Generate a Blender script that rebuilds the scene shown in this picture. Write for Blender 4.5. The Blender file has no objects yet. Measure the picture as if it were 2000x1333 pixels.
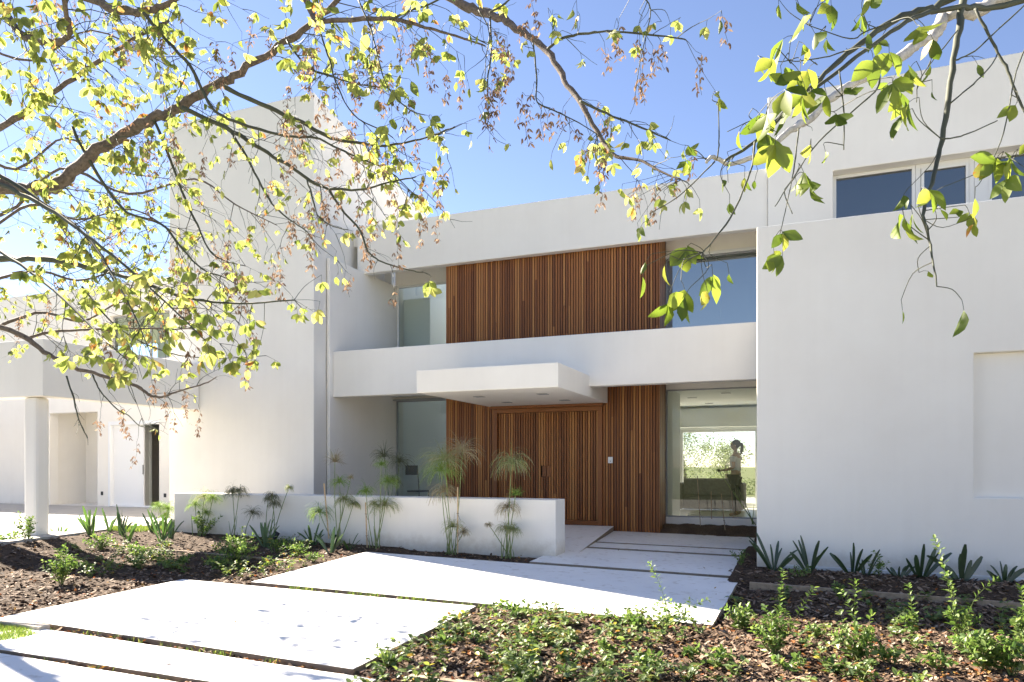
import bpy, bmesh, math, random
from mathutils import Vector, Matrix
R = math.radians
sc = bpy.context.scene
col = sc.collection

# ------------------------------------------------------------------ camera
F, CX, HZ = 1418.0, 1000.0, 911.0          # focal length, centre column and horizon row of the 2000 px photo
TH = math.atan(570 / F); CS, SN = math.cos(TH), math.sin(TH)
cam_d = bpy.data.cameras.new('camera'); cam = bpy.data.objects.new('camera', cam_d); col.objects.link(cam)
cam_d.sensor_width = 36; cam_d.lens = 36 * F / 2000
cam_d.shift_y = (HZ - 666.5) / 2000
cam_d.clip_start = 0.05; cam_d.clip_end = 3000
cam.rotation_euler = (R(90), 0, TH)
sc.camera = cam
# ------------------------------------------------------------------ light
SUN_EL = R(35); SUN_AZ = R(19)             # sun at the left, 19 degrees behind the facade plane
sun_pos = Vector((-math.cos(SUN_AZ) * math.cos(SUN_EL), math.sin(SUN_AZ) * math.cos(SUN_EL), math.sin(SUN_EL)))
w = bpy.data.worlds.new('World'); sc.world = w; w.use_nodes = True
nt = w.node_tree; nt.nodes.clear()
sky = nt.nodes.new('ShaderNodeTexSky'); sky.sky_type = 'NISHITA'; sky.sun_disc = False
sky.sun_elevation = SUN_EL; sky.sun_rotation = math.atan2(sun_pos.x, sun_pos.y)
sky.air_density = 0.8; sky.dust_density = 0.05; sky.ozone_density = 3.0
bg = nt.nodes.new('ShaderNodeBackground'); bg.inputs['Strength'].default_value = 0.054
wo = nt.nodes.new('ShaderNodeOutputWorld')
tint = nt.nodes.new('ShaderNodeMix'); tint.data_type = 'RGBA'; tint.blend_type = 'MULTIPLY'; tint.inputs[0].default_value = 1; tint.inputs[7].default_value = (1.06, .89, .86, 1)
nt.links.new(sky.outputs[0], tint.inputs[6]); nt.links.new(tint.outputs[2], bg.inputs[0]); nt.links.new(bg.outputs[0], wo.inputs[0])
sd = bpy.data.lights.new('sun', 'SUN'); sd.energy = 5.0; sd.angle = R(0.5); sd.color = (1, 0.89, 0.74)
so = bpy.data.objects.new('sun', sd); col.objects.link(so)
so.rotation_euler = sun_pos.to_track_quat('Z', 'Y').to_euler()
sc.view_settings.view_transform = 'Standard'; sc.view_settings.look = 'None'
sc.view_settings.exposure = 2.44; sc.view_settings.gamma = 1
sc.cycles.max_bounces = 14; sc.cycles.transparent_max_bounces = 24; sc.cycles.diffuse_bounces = 8
sc.cycles.sample_clamp_indirect = 6; sc.cycles.caustics_reflective = False; sc.cycles.caustics_refractive = False
sc.cycles.use_denoising = True

# ------------------------------------------------------------------ helpers: places
G0, GY, GX = -1.79, .0327, -.016           # the slope of the paved ground

def ray(px, py):
    r = (px - CX) / F
    return Vector((-SN + r * CS, CS + r * SN, (HZ - py) / F))
def atY(px, py, Y):
    v = ray(px, py); return v * (Y / v.y)
def atX(px, py, X):
    v = ray(px, py); return v * (X / v.x)
def atZ(px, py, Z):
    v = ray(px, py); return v * (Z / v.z)
def D(px, py, d):
    return ray(px, py) * d
def gz(x, y):
    y = max(-6, min(14.2, y)); x = max(-16, min(5, x))
    return G0 + GY * y + GX * x
def G(px, py, dz=0.0):
    v = ray(px, py); t = (G0 + dz) / (v.z - GY * v.y - GX * v.x); return v * t
def gxy(px, py, dz=0.0):
    p = G(px, py, dz); return (p.x, p.y)

# ------------------------------------------------------------------ helpers: meshes
class MB:
    def __init__(s): s.v = []; s.f = []
    def add(s, vs, fs):
        o = len(s.v); s.v += [tuple(p) for p in vs]; s.f += [tuple(i + o for i in q) for q in fs]
    def box(s, x0, x1, y0, y1, z0, z1):
        s.add([(x, y, z) for z in (z0, z1) for x, y in ((x0, y0), (x1, y0), (x1, y1), (x0, y1))],
              [(3, 2, 1, 0), (4, 5, 6, 7), (0, 1, 5, 4), (1, 2, 6, 5), (2, 3, 7, 6), (3, 0, 4, 7)])
    def prism(s, poly, z0, z1):
        n = len(poly)
        a = [(x, y, z0(x, y) if callable(z0) else z0) for x, y in poly]
        b = [(x, y, z1(x, y) if callable(z1) else z1) for x, y in poly]
        s.add(a + b, [tuple(range(n - 1, -1, -1)), tuple(range(n, 2 * n))] +
              [(i, (i + 1) % n, n + (i + 1) % n, n + i) for i in range(n)])
    def tube(s, pts, rad, k=6, cap=True):
        pts = [Vector(p) for p in pts]; n = len(pts)
        if not hasattr(rad, '__len__'): rad = [rad] * n
        vs = []; ref = None
        for i in range(n):
            t = (pts[min(i + 1, n - 1)] - pts[max(i - 1, 0)])
            if t.length < 1e-9: t = Vector((0, 0, 1))
            t.normalize()
            if ref is None: ref = t.orthogonal().normalized()
            ref = (ref - t * ref.dot(t))
            if ref.length < 1e-6: ref = t.orthogonal()
            ref.normalize(); b = t.cross(ref)
            for j in range(k):
                a = 2 * math.pi * j / k
                vs.append(pts[i] + (ref * math.cos(a) + b * math.sin(a)) * rad[i])
        fs = [(i * k + j, i * k + (j + 1) % k, (i + 1) * k + (j + 1) % k, (i + 1) * k + j) for i in range(n - 1) for j in range(k)]
        if cap: fs += [tuple(range(k - 1, -1, -1)), tuple(range((n - 1) * k, n * k))]
        s.add(vs, fs)
    def wall(s, x0, x1, z0, z1, y0, y1, holes=()):
        """a wall lying along X with rectangular openings (hx0,hx1,hz0,hz1); one welded mesh"""
        xs = sorted({x0, x1, *[h[i] for h in holes for i in (0, 1)]}); zs = sorted({z0, z1, *[h[i] for h in holes for i in (2, 3)]})
        xs = [x for x in xs if x0 <= x <= x1]; zs = [z for z in zs if z0 <= z <= z1]
        idx = {}; vs = []; fs = []
        def V(x, y, z):
            k = (x, y, z)
            if k not in idx: idx[k] = len(vs); vs.append(k)
            return idx[k]
        def solid(i, j):
            if i < 0 or j < 0 or i >= len(xs) - 1 or j >= len(zs) - 1: return False
            cx, cz = (xs[i] + xs[i + 1]) / 2, (zs[j] + zs[j + 1]) / 2
            return not any(h[0] < cx < h[1] and h[2] < cz < h[3] for h in holes)
        for i in range(len(xs) - 1):
            for j in range(len(zs) - 1):
                if not solid(i, j): continue
                a, b, c, d = xs[i], xs[i + 1], zs[j], zs[j + 1]
                fs.append((V(a, y0, c), V(b, y0, c), V(b, y0, d), V(a, y0, d)))
                fs.append((V(a, y1, d), V(b, y1, d), V(b, y1, c), V(a, y1, c)))
                if not solid(i - 1, j): fs.append((V(a, y1, c), V(a, y0, c), V(a, y0, d), V(a, y1, d)))
                if not solid(i + 1, j): fs.append((V(b, y0, c), V(b, y1, c), V(b, y1, d), V(b, y0, d)))
                if not solid(i, j - 1): fs.append((V(a, y1, c), V(b, y1, c), V(b, y0, c), V(a, y0, c)))
                if not solid(i, j + 1): fs.append((V(a, y0, d), V(b, y0, d), V(b, y1, d), V(a, y1, d)))
        s.add(vs, fs)
    def build(s, name, m, parent=None, smooth=False, bevel=0, origin=None):
        me = bpy.data.meshes.new(name)
        vs = s.v
        if origin is not None: ox, oy, oz = origin; vs = [(x - ox, y - oy, z - oz) for x, y, z in s.v]
        me.from_pydata(vs, [], s.f); me.update()
        if smooth: me.polygons.foreach_set('use_smooth', [True] * len(me.polygons))
        me.materials.append(m)
        o = bpy.data.objects.new(name, me); col.objects.link(o)
        if origin is not None: o.location = origin
        if parent is not None:
            o.parent = parent
            if origin is None: o.location = -Vector(parent.location)
            else: o.location = Vector(origin) - Vector(parent.location)
        if bevel:
            b = o.modifiers.new('edge', 'BEVEL'); b.width = bevel; b.segments = 2; b.limit_method = 'ANGLE'; b.angle_limit = R(40)
        return o

def tag(o, label=None, cat=None, group=None, kind=None):
    if label: o['label'] = label
    if cat: o['category'] = cat
    if group: o['group'] = group
    if kind: o['kind'] = kind
    return o
def empty(name, loc, label=None, cat=None, group=None):
    o = bpy.data.objects.new(name, None); o.location = loc; o.empty_display_size = .2; col.objects.link(o)
    return tag(o, label, cat, group)

# ------------------------------------------------------------------ helpers: materials
def mat(name):
    m = bpy.data.materials.new(name); m.use_nodes = True; t = m.node_tree
    p = t.nodes['Principled BSDF']; return m, t, p
def nd(t, typ, **k):
    n = t.nodes.new(typ)
    for a, b in k.items():
        if a in n.inputs: n.inputs[a].default_value = b
        else: setattr(n, a, b)
    return n
def ramp(t, src, stops):
    r = t.nodes.new('ShaderNodeValToRGB'); t.links.new(src, r.inputs[0]); e = r.color_ramp.elements
    while len(e) < len(stops): e.new(0.5)
    for i, (p, c) in enumerate(stops): e[i].position = p; e[i].color = (*c, 1)
    return r
def simple(name, c, rough=.6, metal=0, noise=0, scale=8, bump=0, bscale=60, spec=.5):
    m, t, p = mat(name); p.inputs['Roughness'].default_value = rough; p.inputs['Metallic'].default_value = metal
    p.inputs['Base Color'].default_value = (*c, 1); p.inputs['Specular IOR Level'].default_value = spec
    g = nd(t, 'ShaderNodeNewGeometry')
    if noise:
        n = nd(t, 'ShaderNodeTexNoise', Scale=scale, Detail=6); t.links.new(g.outputs['Position'], n.inputs['Vector'])
        r = ramp(t, n.outputs[0], [(.3, tuple(x * (1 - noise) for x in c)), (.7, tuple(min(1, x * (1 + noise)) for x in c))])
        t.links.new(r.outputs[0], p.inputs['Base Color'])
    if bump:
        n = nd(t, 'ShaderNodeTexNoise', Scale=bscale, Detail=4); t.links.new(g.outputs['Position'], n.inputs['Vector'])
        b = nd(t, 'ShaderNodeBump', Strength=bump, Distance=.01); t.links.new(n.outputs[0], b.inputs['Height']); t.links.new(b.outputs[0], p.inputs['Normal'])
    return m
def leafmat(name, stops, trans=.5, gloss=.06, noise=True):
    """leaf: diffuse + translucent + a little gloss; each leaf has its own tint"""
    m, t, p = mat(name); t.nodes.remove(p)
    g = nd(t, 'ShaderNodeNewGeometry')
    fac = g.outputs['Random Per Island']
    if noise:
        n = nd(t, 'ShaderNodeTexNoise', Scale=30, Detail=3); t.links.new(g.outputs['Position'], n.inputs['Vector'])
        a = nd(t, 'ShaderNodeMath', operation='MULTIPLY_ADD'); t.links.new(n.outputs[0], a.inputs[0]); a.inputs[1].default_value = .28
        b = nd(t, 'ShaderNodeMath', operation='MULTIPLY_ADD'); t.links.new(g.outputs['Random Per Island'], b.inputs[0]); b.inputs[1].default_value = 1; b.inputs[2].default_value = -.14
        t.links.new(b.outputs[0], a.inputs[2]); fac = a.outputs[0]
    r = ramp(t, fac, stops)
    d = nd(t, 'ShaderNodeBsdfDiffuse'); tr = nd(t, 'ShaderNodeBsdfTranslucent'); gl = nd(t, 'ShaderNodeBsdfGlossy', Roughness=.5)
    hs = nd(t, 'ShaderNodeHueSaturation', Value=1.3, Saturation=1.0); t.links.new(r.outputs[0], hs.inputs['Color'])
    t.links.new(r.outputs[0], d.inputs['Color']); t.links.new(hs.outputs[0], tr.inputs['Color'])
    m1 = nd(t, 'ShaderNodeMixShader', Fac=trans); t.links.new(d.outputs[0], m1.inputs[1]); t.links.new(tr.outputs[0], m1.inputs[2])
    m2 = nd(t, 'ShaderNodeMixShader', Fac=gloss); t.links.new(m1.outputs[0], m2.inputs[1]); t.links.new(gl.outputs[0], m2.inputs[2])
    t.links.new(m2.outputs[0], t.nodes['Material Output'].inputs[0])
    return m
def glassmat(name, tint, base, f0=1.5):
    m, t, p = mat(name); t.nodes.remove(p)
    tr = nd(t, 'ShaderNodeBsdfTransparent', Color=(*tint, 1)); gl = nd(t, 'ShaderNodeBsdfGlossy', Roughness=.0, Color=(.95, 1, .98, 1))
    fr = nd(t, 'ShaderNodeFresnel', IOR=f0); a = nd(t, 'ShaderNodeMath', operation='ADD', use_clamp=True); a.inputs[1].default_value = base
    t.links.new(fr.outputs[0], a.inputs[0])
    mx = nd(t, 'ShaderNodeMixShader'); t.links.new(a.outputs[0], mx.inputs[0]); t.links.new(tr.outputs[0], mx.inputs[1]); t.links.new(gl.outputs[0], mx.inputs[2])
    t.links.new(mx.outputs[0], t.nodes['Material Output'].inputs[0])
    return m

def stucco():
    m, t, p = mat('white_stucco'); p.inputs['Roughness'].default_value = .85; p.inputs['Specular IOR Level'].default_value = .2
    g = nd(t, 'ShaderNodeNewGeometry')
    n = nd(t, 'ShaderNodeTexNoise', Scale=.9, Detail=8, Roughness=.6); t.links.new(g.outputs['Position'], n.inputs['Vector'])
    r = ramp(t, n.outputs[0], [(.3, (.80, .77, .71)), (.7, (.85, .825, .765))])
    # faint vertical weathering
    mp = nd(t, 'ShaderNodeMapping'); mp.inputs['Scale'].default_value = (5, 5, .25); t.links.new(g.outputs['Position'], mp.inputs[0])
    n2 = nd(t, 'ShaderNodeTexNoise', Scale=1.6, Detail=6); t.links.new(mp.outputs[0], n2.inputs['Vector'])
    r2 = ramp(t, n2.outputs[0], [(.36, (.95, .945, .94)), (.55, (1, 1, 1))])
    mx = nd(t, 'ShaderNodeMix', data_type='RGBA', blend_type='MULTIPLY'); mx.inputs[0].default_value = .22
    t.links.new(r.outputs[0], mx.inputs[6]); t.links.new(r2.outputs[0], mx.inputs[7])
    sz = nd(t, 'ShaderNodeSeparateXYZ'); t.links.new(g.outputs['Position'], sz.inputs[0])
    n5 = nd(t, 'ShaderNodeTexNoise', Scale=7, Detail=7, Roughness=.7); t.links.new(g.outputs['Position'], n5.inputs['Vector'])
    hz = nd(t, 'ShaderNodeMath', operation='MULTIPLY_ADD'); t.links.new(n5.outputs[0], hz.inputs[0]); hz.inputs[1].default_value = -.5; t.links.new(sz.outputs[2], hz.inputs[2])
    mr = nd(t, 'ShaderNodeMapRange'); mr.inputs[1].default_value = -1.62; mr.inputs[2].default_value = -1.38; t.links.new(hz.outputs[0], mr.inputs[0])
    rs = ramp(t, mr.outputs[0], [(0, (.62, .56, .48)), (1, (1, 1, 1))])
    m5 = nd(t, 'ShaderNodeMix', data_type='RGBA', blend_type='MULTIPLY'); m5.inputs[0].default_value = .6
    t.links.new(mx.outputs[2], m5.inputs[6]); t.links.new(rs.outputs[0], m5.inputs[7]); t.links.new(m5.outputs[2], p.inputs['Base Color'])
    n3 = nd(t, 'ShaderNodeTexNoise', Scale=180, Detail=3); t.links.new(g.outputs['Position'], n3.inputs['Vector'])
    n4 = nd(t, 'ShaderNodeTexNoise', Scale=2.2, Detail=3); t.links.new(g.outputs['Position'], n4.inputs['Vector'])
    ad = nd(t, 'ShaderNodeMath', operation='MULTIPLY_ADD'); t.links.new(n4.outputs[0], ad.inputs[0]); ad.inputs[1].default_value = 2.0; t.links.new(n3.outputs[0], ad.inputs[2])
    b = nd(t, 'ShaderNodeBump', Strength=.22, Distance=.004); t.links.new(ad.outputs[0], b.inputs['Height']); t.links.new(b.outputs[0], p.inputs['Normal'])
    return m
def concrete():
    m, t, p = mat('pale_concrete'); p.inputs['Roughness'].default_value = .8; p.inputs['Specular IOR Level'].default_value = .3
    g = nd(t, 'ShaderNodeNewGeometry')
    n = nd(t, 'ShaderNodeTexNoise', Scale=1.3, Detail=9, Roughness=.65); t.links.new(g.outputs['Position'], n.inputs['Vector'])
    r = ramp(t, n.outputs[0], [(.3, (.79, .775, .75)), (.7, (.87, .855, .83))])
    n2 = nd(t, 'ShaderNodeTexNoise', Scale=9, Detail=8); t.links.new(g.outputs['Position'], n2.inputs['Vector'])
    r2 = ramp(t, n2.outputs[0], [(.30, (.70, .66, .60)), (.42, (1, 1, 1))])
    mx = nd(t, 'ShaderNodeMix', data_type='RGBA', blend_type='MULTIPLY'); mx.inputs[0].default_value = .7
    t.links.new(r.outputs[0], mx.inputs[6]); t.links.new(r2.outputs[0], mx.inputs[7])
    # the poured sides are darker and browner than the top
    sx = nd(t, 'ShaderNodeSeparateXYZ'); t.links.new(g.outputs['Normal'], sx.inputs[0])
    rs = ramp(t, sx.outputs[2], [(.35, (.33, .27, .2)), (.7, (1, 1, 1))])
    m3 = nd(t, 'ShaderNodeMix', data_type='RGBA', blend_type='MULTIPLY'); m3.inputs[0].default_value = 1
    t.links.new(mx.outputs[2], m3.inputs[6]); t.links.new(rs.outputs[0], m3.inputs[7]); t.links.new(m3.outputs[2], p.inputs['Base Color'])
    n3 = nd(t, 'ShaderNodeTexNoise', Scale=70, Detail=5); t.links.new(g.outputs['Position'], n3.inputs['Vector'])
    b = nd(t, 'ShaderNodeBump', Strength=.25, Distance=.006); t.links.new(n3.outputs[0], b.inputs['Height']); t.links.new(b.outputs[0], p.inputs['Normal'])
    return m
def wood(name, stops, rough=.42):
    m, t, p = mat(name); p.inputs['Roughness'].default_value = rough; p.inputs['Specular IOR Level'].default_value = .35
    g = nd(t, 'ShaderNodeNewGeometry')
    mp = nd(t, 'ShaderNodeMapping'); mp.inputs['Scale'].default_value = (45, 45, 1.6); t.links.new(g.outputs['Position'], mp.inputs[0])
    n = nd(t, 'ShaderNodeTexNoise', Scale=1.2, Detail=8, Roughness=.65); t.links.new(mp.outputs[0], n.inputs['Vector'])
    a = nd(t, 'ShaderNodeMath', operation='MULTIPLY_ADD'); t.links.new(n.outputs[0], a.inputs[0]); a.inputs[1].default_value = .55
    b = nd(t, 'ShaderNodeMath', operation='MULTIPLY_ADD'); t.links.new(g.outputs['Random Per Island'], b.inputs[0]); b.inputs[1].default_value = .72; b.inputs[2].default_value = -.13
    t.links.new(b.outputs[0], a.inputs[2])
    r = ramp(t, a.outputs[0], stops); t.links.new(r.outputs[0], p.inputs['Base Color'])
    bm = nd(t, 'ShaderNodeBump', Strength=.25, Distance=.004); t.links.new(n.outputs[0], bm.inputs['Height']); t.links.new(bm.outputs[0], p.inputs['Normal'])
    return m
def islandmat(name, stops, rough=.8, noise=.0):
    m, t, p = mat(name); p.inputs['Roughness'].default_value = rough; p.inputs['Specular IOR Level'].default_value = .25
    g = nd(t, 'ShaderNodeNewGeometry'); r = ramp(t, g.outputs['Random Per Island'], stops)
    t.links.new(r.outputs[0], p.inputs['Base Color'])
    return m
def groundmat(name, c1, c2, c3, s1=3, s2=40, bump=.5):
    m, t, p = mat(name); p.inputs['Roughness'].default_value = .95; p.inputs['Specular IOR Level'].default_value = .15
    g = nd(t, 'ShaderNodeNewGeometry')
    n = nd(t, 'ShaderNodeTexNoise', Scale=s2, Detail=8, Roughness=.7); t.links.new(g.outputs['Position'], n.inputs['Vector'])
    r = ramp(t, n.outputs[0], [(.3, c1), (.52, c2), (.72, c3)])
    n2 = nd(t, 'ShaderNodeTexNoise', Scale=s1, Detail=4); t.links.new(g.outputs['Position'], n2.inputs['Vector'])
    r2 = ramp(t, n2.outputs[0], [(.3, (.7, .7, .7)), (.7, (1.1, 1.1, 1.1))])
    mx = nd(t, 'ShaderNodeMix', data_type='RGBA', blend_type='MULTIPLY'); mx.inputs[0].default_value = 1
    t.links.new(r.outputs[0], mx.inputs[6]); t.links.new(r2.outputs[0], mx.inputs[7]); t.links.new(mx.outputs[2], p.inputs['Base Color'])
    b = nd(t, 'ShaderNodeBump', Strength=bump, Distance=.02); t.links.new(n.outputs[0], b.inputs['Height']); t.links.new(b.outputs[0], p.inputs['Normal'])
    return m
def bark(name, c1, c2):
    m, t, p = mat(name); p.inputs['Roughness'].default_value = .85; p.inputs['Specular IOR Level'].default_value = .2
    g = nd(t, 'ShaderNodeNewGeometry'); n = nd(t, 'ShaderNodeTexNoise', Scale=38, Detail=7, Roughness=.7); t.links.new(g.outputs['Position'], n.inputs['Vector'])
    r = ramp(t, n.outputs[0], [(.32, c1), (.66, c2)]); t.links.new(r.outputs[0], p.inputs['Base Color'])
    b = nd(t, 'ShaderNodeBump', Strength=.6, Distance=.006); t.links.new(n.outputs[0], b.inputs['Height']); t.links.new(b.outputs[0], p.inputs['Normal'])
    return m

M = {}
M['wall'] = stucco()
M['conc'] = concrete()
M['wood'] = wood('stained_slats', [(.0, (.095, .033, .011)), (.25, (.185, .064, .018)), (.5, (.275, .102, .028)), (.75, (.365, .152, .044)), (1, (.48, .235, .08))])
M['frame_wood'] = wood('stained_frame', [(.0, (.14, .05, .015)), (.5, (.21, .076, .023)), (1, (.28, .11, .035))])
M['wood_back'] = simple('dark_backing', (.006, .003, .002), .95)
M['white_pvc'] = simple('white_aluminium', (.72, .72, .7), .4)
M['white_gloss'] = simple('white_lacquer', (.8, .81, .82), .3)
M['grey_frame'] = simple('grey_frame', (.30, .31, .32), .45)
M['dark'] = simple('black_plastic', (.015, .016, .02), .4)
M['black_metal'] = simple('black_metal', (.02, .021, .024), .35, .4)
M['steel'] = simple('brushed_steel', (.35, .36, .37), .35, .9)
M['far_leaf'] = leafmat('distant_leaf', [(0, (.10, .13, .06)), (.5, (.17, .20, .09)), (1, (.27, .29, .14))], .4, .02, False)
M['membrane'] = simple('grey_roof_membrane', (.2, .2, .2), .9, noise=.2)
M['drive'] = simple('driveway_paving', (.42, .4, .37), .8, noise=.1, scale=4, bump=.2)
M['glass_hall'] = glassmat('hall_glass', (.80, .90, .86), .14)
M['glass'] = glassmat('clear_green_glass', (.84, .92, .88), .01)
M['glass_sky'] = glassmat('reflective_glass', (.45, .52, .53), .30)
M['glass_blue'] = glassmat('dark_reflective_glass', (.2, .24, .27), .15)
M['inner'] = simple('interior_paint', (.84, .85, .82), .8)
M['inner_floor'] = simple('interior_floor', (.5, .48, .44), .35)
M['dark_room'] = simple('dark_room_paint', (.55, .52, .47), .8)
M['sofa'] = simple('grey_upholstery', (.15, .145, .14), .9, noise=.15, scale=20)
M['edge'] = simple('timber_edging', (.33, .25, .17), .85, noise=.25, scale=20, bump=.3)
M['curb'] = simple('concrete_edging', (.42, .38, .32), .85, noise=.2, scale=25, bump=.4)
M['ground'] = groundmat('grass_ground', (.07, .08, .035), (.13, .14, .06), (.22, .21, .11), .6, 60)
M['mulch'] = groundmat('mulch_soil', (.03, .02, .014), (.085, .058, .04), (.17, .12, .082), 2.5, 55, .8)
M['soil'] = groundmat('dark_soil', (.06, .042, .028), (.14, .098, .065), (.24, .17, .115), 3, 50, .9)
M['chips'] = islandmat('bark_chips', [(0, (.042, .027, .018)), (.3, (.10, .064, .042)), (.6, (.175, .116, .077)), (.85, (.26, .185, .13)), (1, (.38, .30, .23))], .85)
M['litter'] = leafmat('fallen_leaf', [(0, (.20, .06, .02)), (.35, (.30, .11, .03)), (.6, (.36, .21, .05)), (1, (.22, .125, .06))], .25, .04)
M['leafA'] = leafmat('yellowing_maple_leaf', [(0, (.14, .185, .035)), (.35, (.23, .275, .06)), (.65, (.33, .36, .095)), (.9, (.44, .43, .135)), (.965, (.46, .34, .1)), (1, (.38, .15, .04))], .64, .03)
M['leafB'] = leafmat('green_maple_leaf', [(0, (.075, .12, .012)), (.4, (.14, .2, .022)), (.82, (.23, .28, .035)), (.97, (.36, .35, .06)), (1, (.45, .2, .03))], .56, .03)
M['seed'] = leafmat('dry_seed', [(0, (.13, .075, .045)), (.5, (.23, .145, .09)), (1, (.40, .28, .19))], .35, .03, False)
M['barkA'] = bark('grey_brown_bark', (.07, .055, .045), (.19, .155, .13))
M['barkB'] = bark('pale_bark', (.34, .32, .30), (.62, .60, .57))
M['twig'] = simple('dark_twig', (.055, .06, .035), .7, noise=.3, scale=6)
M['shrub_leaf'] = leafmat('shrub_leaf', [(0, (.05, .10, .018)), (.4, (.105, .185, .034)), (.8, (.175, .26, .052)), (1, (.26, .32, .085))], .42, .04, False)
M['cover_leaf'] = leafmat('creeper_leaf', [(0, (.06, .11, .022)), (.5, (.13, .205, .038)), (.85, (.2, .28, .06)), (.95, (.36, .37, .06)), (1, (.40, .17, .04))], .42, .07, False)
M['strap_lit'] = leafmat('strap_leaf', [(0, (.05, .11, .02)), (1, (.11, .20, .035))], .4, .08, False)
M['strap_dark'] = leafmat('dark_strap_leaf', [(0, (.022, .05, .016)), (1, (.045, .085, .024))], .25, .08, False)  # darker copy of the lit strap leaf, wall-side shade put into the colour
M['stem'] = simple('green_stem', (.14, .18, .05), .6, noise=.2, scale=10)
M['reed'] = simple('papyrus_stem', (.17, .22, .07), .55, noise=.25, scale=12)
M['reed_dry'] = simple('dry_papyrus_stem', (.27, .2, .11), .7, noise=.25, scale=12)
M['ray_green'] = leafmat('papyrus_ray', [(0, (.15, .26, .05)), (1, (.28, .38, .09))], .4, .03, False)
M['ray_dry'] = leafmat('dry_papyrus_ray', [(0, (.30, .23, .14)), (.6, (.44, .36, .23)), (1, (.28, .30, .13))], .35, .03, False)
M['ray_mix'] = leafmat('fading_papyrus_ray', [(0, (.2, .26, .09)), (.6, (.3, .34, .14)), (1, (.42, .37, .24))], .38, .03, False)
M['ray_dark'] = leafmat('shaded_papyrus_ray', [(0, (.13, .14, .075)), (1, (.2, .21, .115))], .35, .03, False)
M['bamboo'] = simple('bamboo_cane', (.5, .36, .2), .6, noise=.2, scale=30)
M['skin'] = simple('skin', (.42, .26, .18), .5)
M['hair'] = simple('dark_hair', (.018, .012, .009), .5)
M['shirt'] = simple('reflection_white_top', (.66, .66, .64), .8)  # white is the window reflection over her torso, put into the cloth colour
M['trousers'] = simple('dark_trousers', (.02, .022, .028), .8)
M['road'] = groundmat('pale_concrete_road', (.46, .43, .38), (.52, .49, .44), (.58, .55, .5), .8, 30, .2)
M['grass'] = leafmat('grass_blade', [(0, (.09, .17, .02)), (.6, (.18, .27, .04)), (1, (.36, .38, .09))], .4, .05, False)

# ------------------------------------------------------------------ the ground
rng = random.Random(7)
def grid_sheet(name, x0, x1, y0, y1, step, zf, m, kind='structure'):
    nx = int(round((x1 - x0) / step)) + 1; ny = int(round((y1 - y0) / step)) + 1
    b = MB()
    b.v = [(x0 + i * step, y0 + j * step, zf(x0 + i * step, y0 + j * step)) for j in range(ny) for i in range(nx)]
    b.f = [(j * nx + i, j * nx + i + 1, (j + 1) * nx + i + 1, (j + 1) * nx + i) for j in range(ny - 1) for i in range(nx - 1)]
    return tag(b.build(name, m, smooth=True), kind=kind)
xs = [-900, -300, -120, -60, -30, -20, -16, -12, -8, -4, 0, 5, 10, 20, 40, 120, 300, 900]
ys = [-900, -300, -120, -40, -20, -10, -6, -3, 0, 3, 6, 9, 12, 14.2, 18, 22, 30, 60, 120, 300, 900]
b = MB(); b.v = [(x, y, gz(x, y) - .16) for y in ys for x in xs]; n = len(xs)
b.f = [(j * n + i, j * n + i + 1, (j + 1) * n + i + 1, (j + 1) * n + i) for j in range(len(ys) - 1) for i in range(n - 1)]
tag(b.build('ground', M['ground']), kind='structure')

b = MB(); b.box(-60, 60, -13, 1.2, -2.1, -1.93)  # unseen street behind the camera, added pale to bounce sun onto the walls
tag(b.build('road', M['road']), kind='structure')
b = MB(); b.box(-16, 6, 20.52, 31, -1.5, -1.24)
tag(b.build('patio', M['road']), kind='structure')

# paving slabs (corners read on the sloped ground)
SL = {
 'A': [G(6, 1205), G(357, 1131.5), G(930, 1184), G(690, 1307)],
 'B': [G(490, 1136.5), G(716, 1078), G(1445, 1131), G(1392, 1221)],
 'C': [G(1034, 1097), G(1100, 1068), G(1464, 1089), G(1443, 1126)],
 'D': [G(1117, 1066), G(1134, 1058.5), G(1468, 1075.6), G(1467, 1086)],
 'E': [G(1140, 1056.6), G(1187, 1037), G(1475, 1049.6), G(1468, 1073.6)],
 'F': [G(-190, 1239), G(90, 1228.5), G(737, 1327), G(640, 1367)],
 'H': [G(-420, 1240), G(-60, 1266), G(560, 1367), G(100, 1500)],
}
SLAB_LABEL = {
 'A': ('large pale concrete slab in the foreground, dappled by twig shadows', ),
 'B': ('largest pale concrete slab in front of the low garden wall, half in shade', ),
 'C': ('pale concrete slab in shade touching the end of the low wall', ),
 'D': ('thin strip of pale concrete, narrowest slab near the entrance', ),
 'E': ('pale concrete slab beside the dark soil under the big window', ),
 'F': ('long narrow concrete slab in front of the big foreground slab', ),
 'H': ('pale concrete slab cut off by the bottom left corner', ),
}
SXY = {}
for k, c in SL.items():
    poly = [(p.x, p.y) for p in c]; SXY[k] = poly
    b = MB()
    # subdivide the outline a little so the cast edge is not ruler straight
    out = []
    for i in range(len(poly)):
        a0, a1 = Vector(poly[i]), Vector(poly[(i + 1) % len(poly)]); nn = max(2, int((a1 - a0).length / .25))
        for q in range(nn):
            p = a0.lerp(a1, q / nn)
            if q: p += Vector((rng.uniform(-.006, .006), rng.uniform(-.006, .006)))
            out.append((p.x, p.y))
    b.prism(out, lambda x, y: gz(x, y) - .13, lambda x, y: gz(x, y))
    o = b.build('paving_slab', M['conc'], bevel=.006)
    tag(o, SLAB_LABEL[k][0], 'paving slab', 'concrete slabs of the entrance path')
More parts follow.
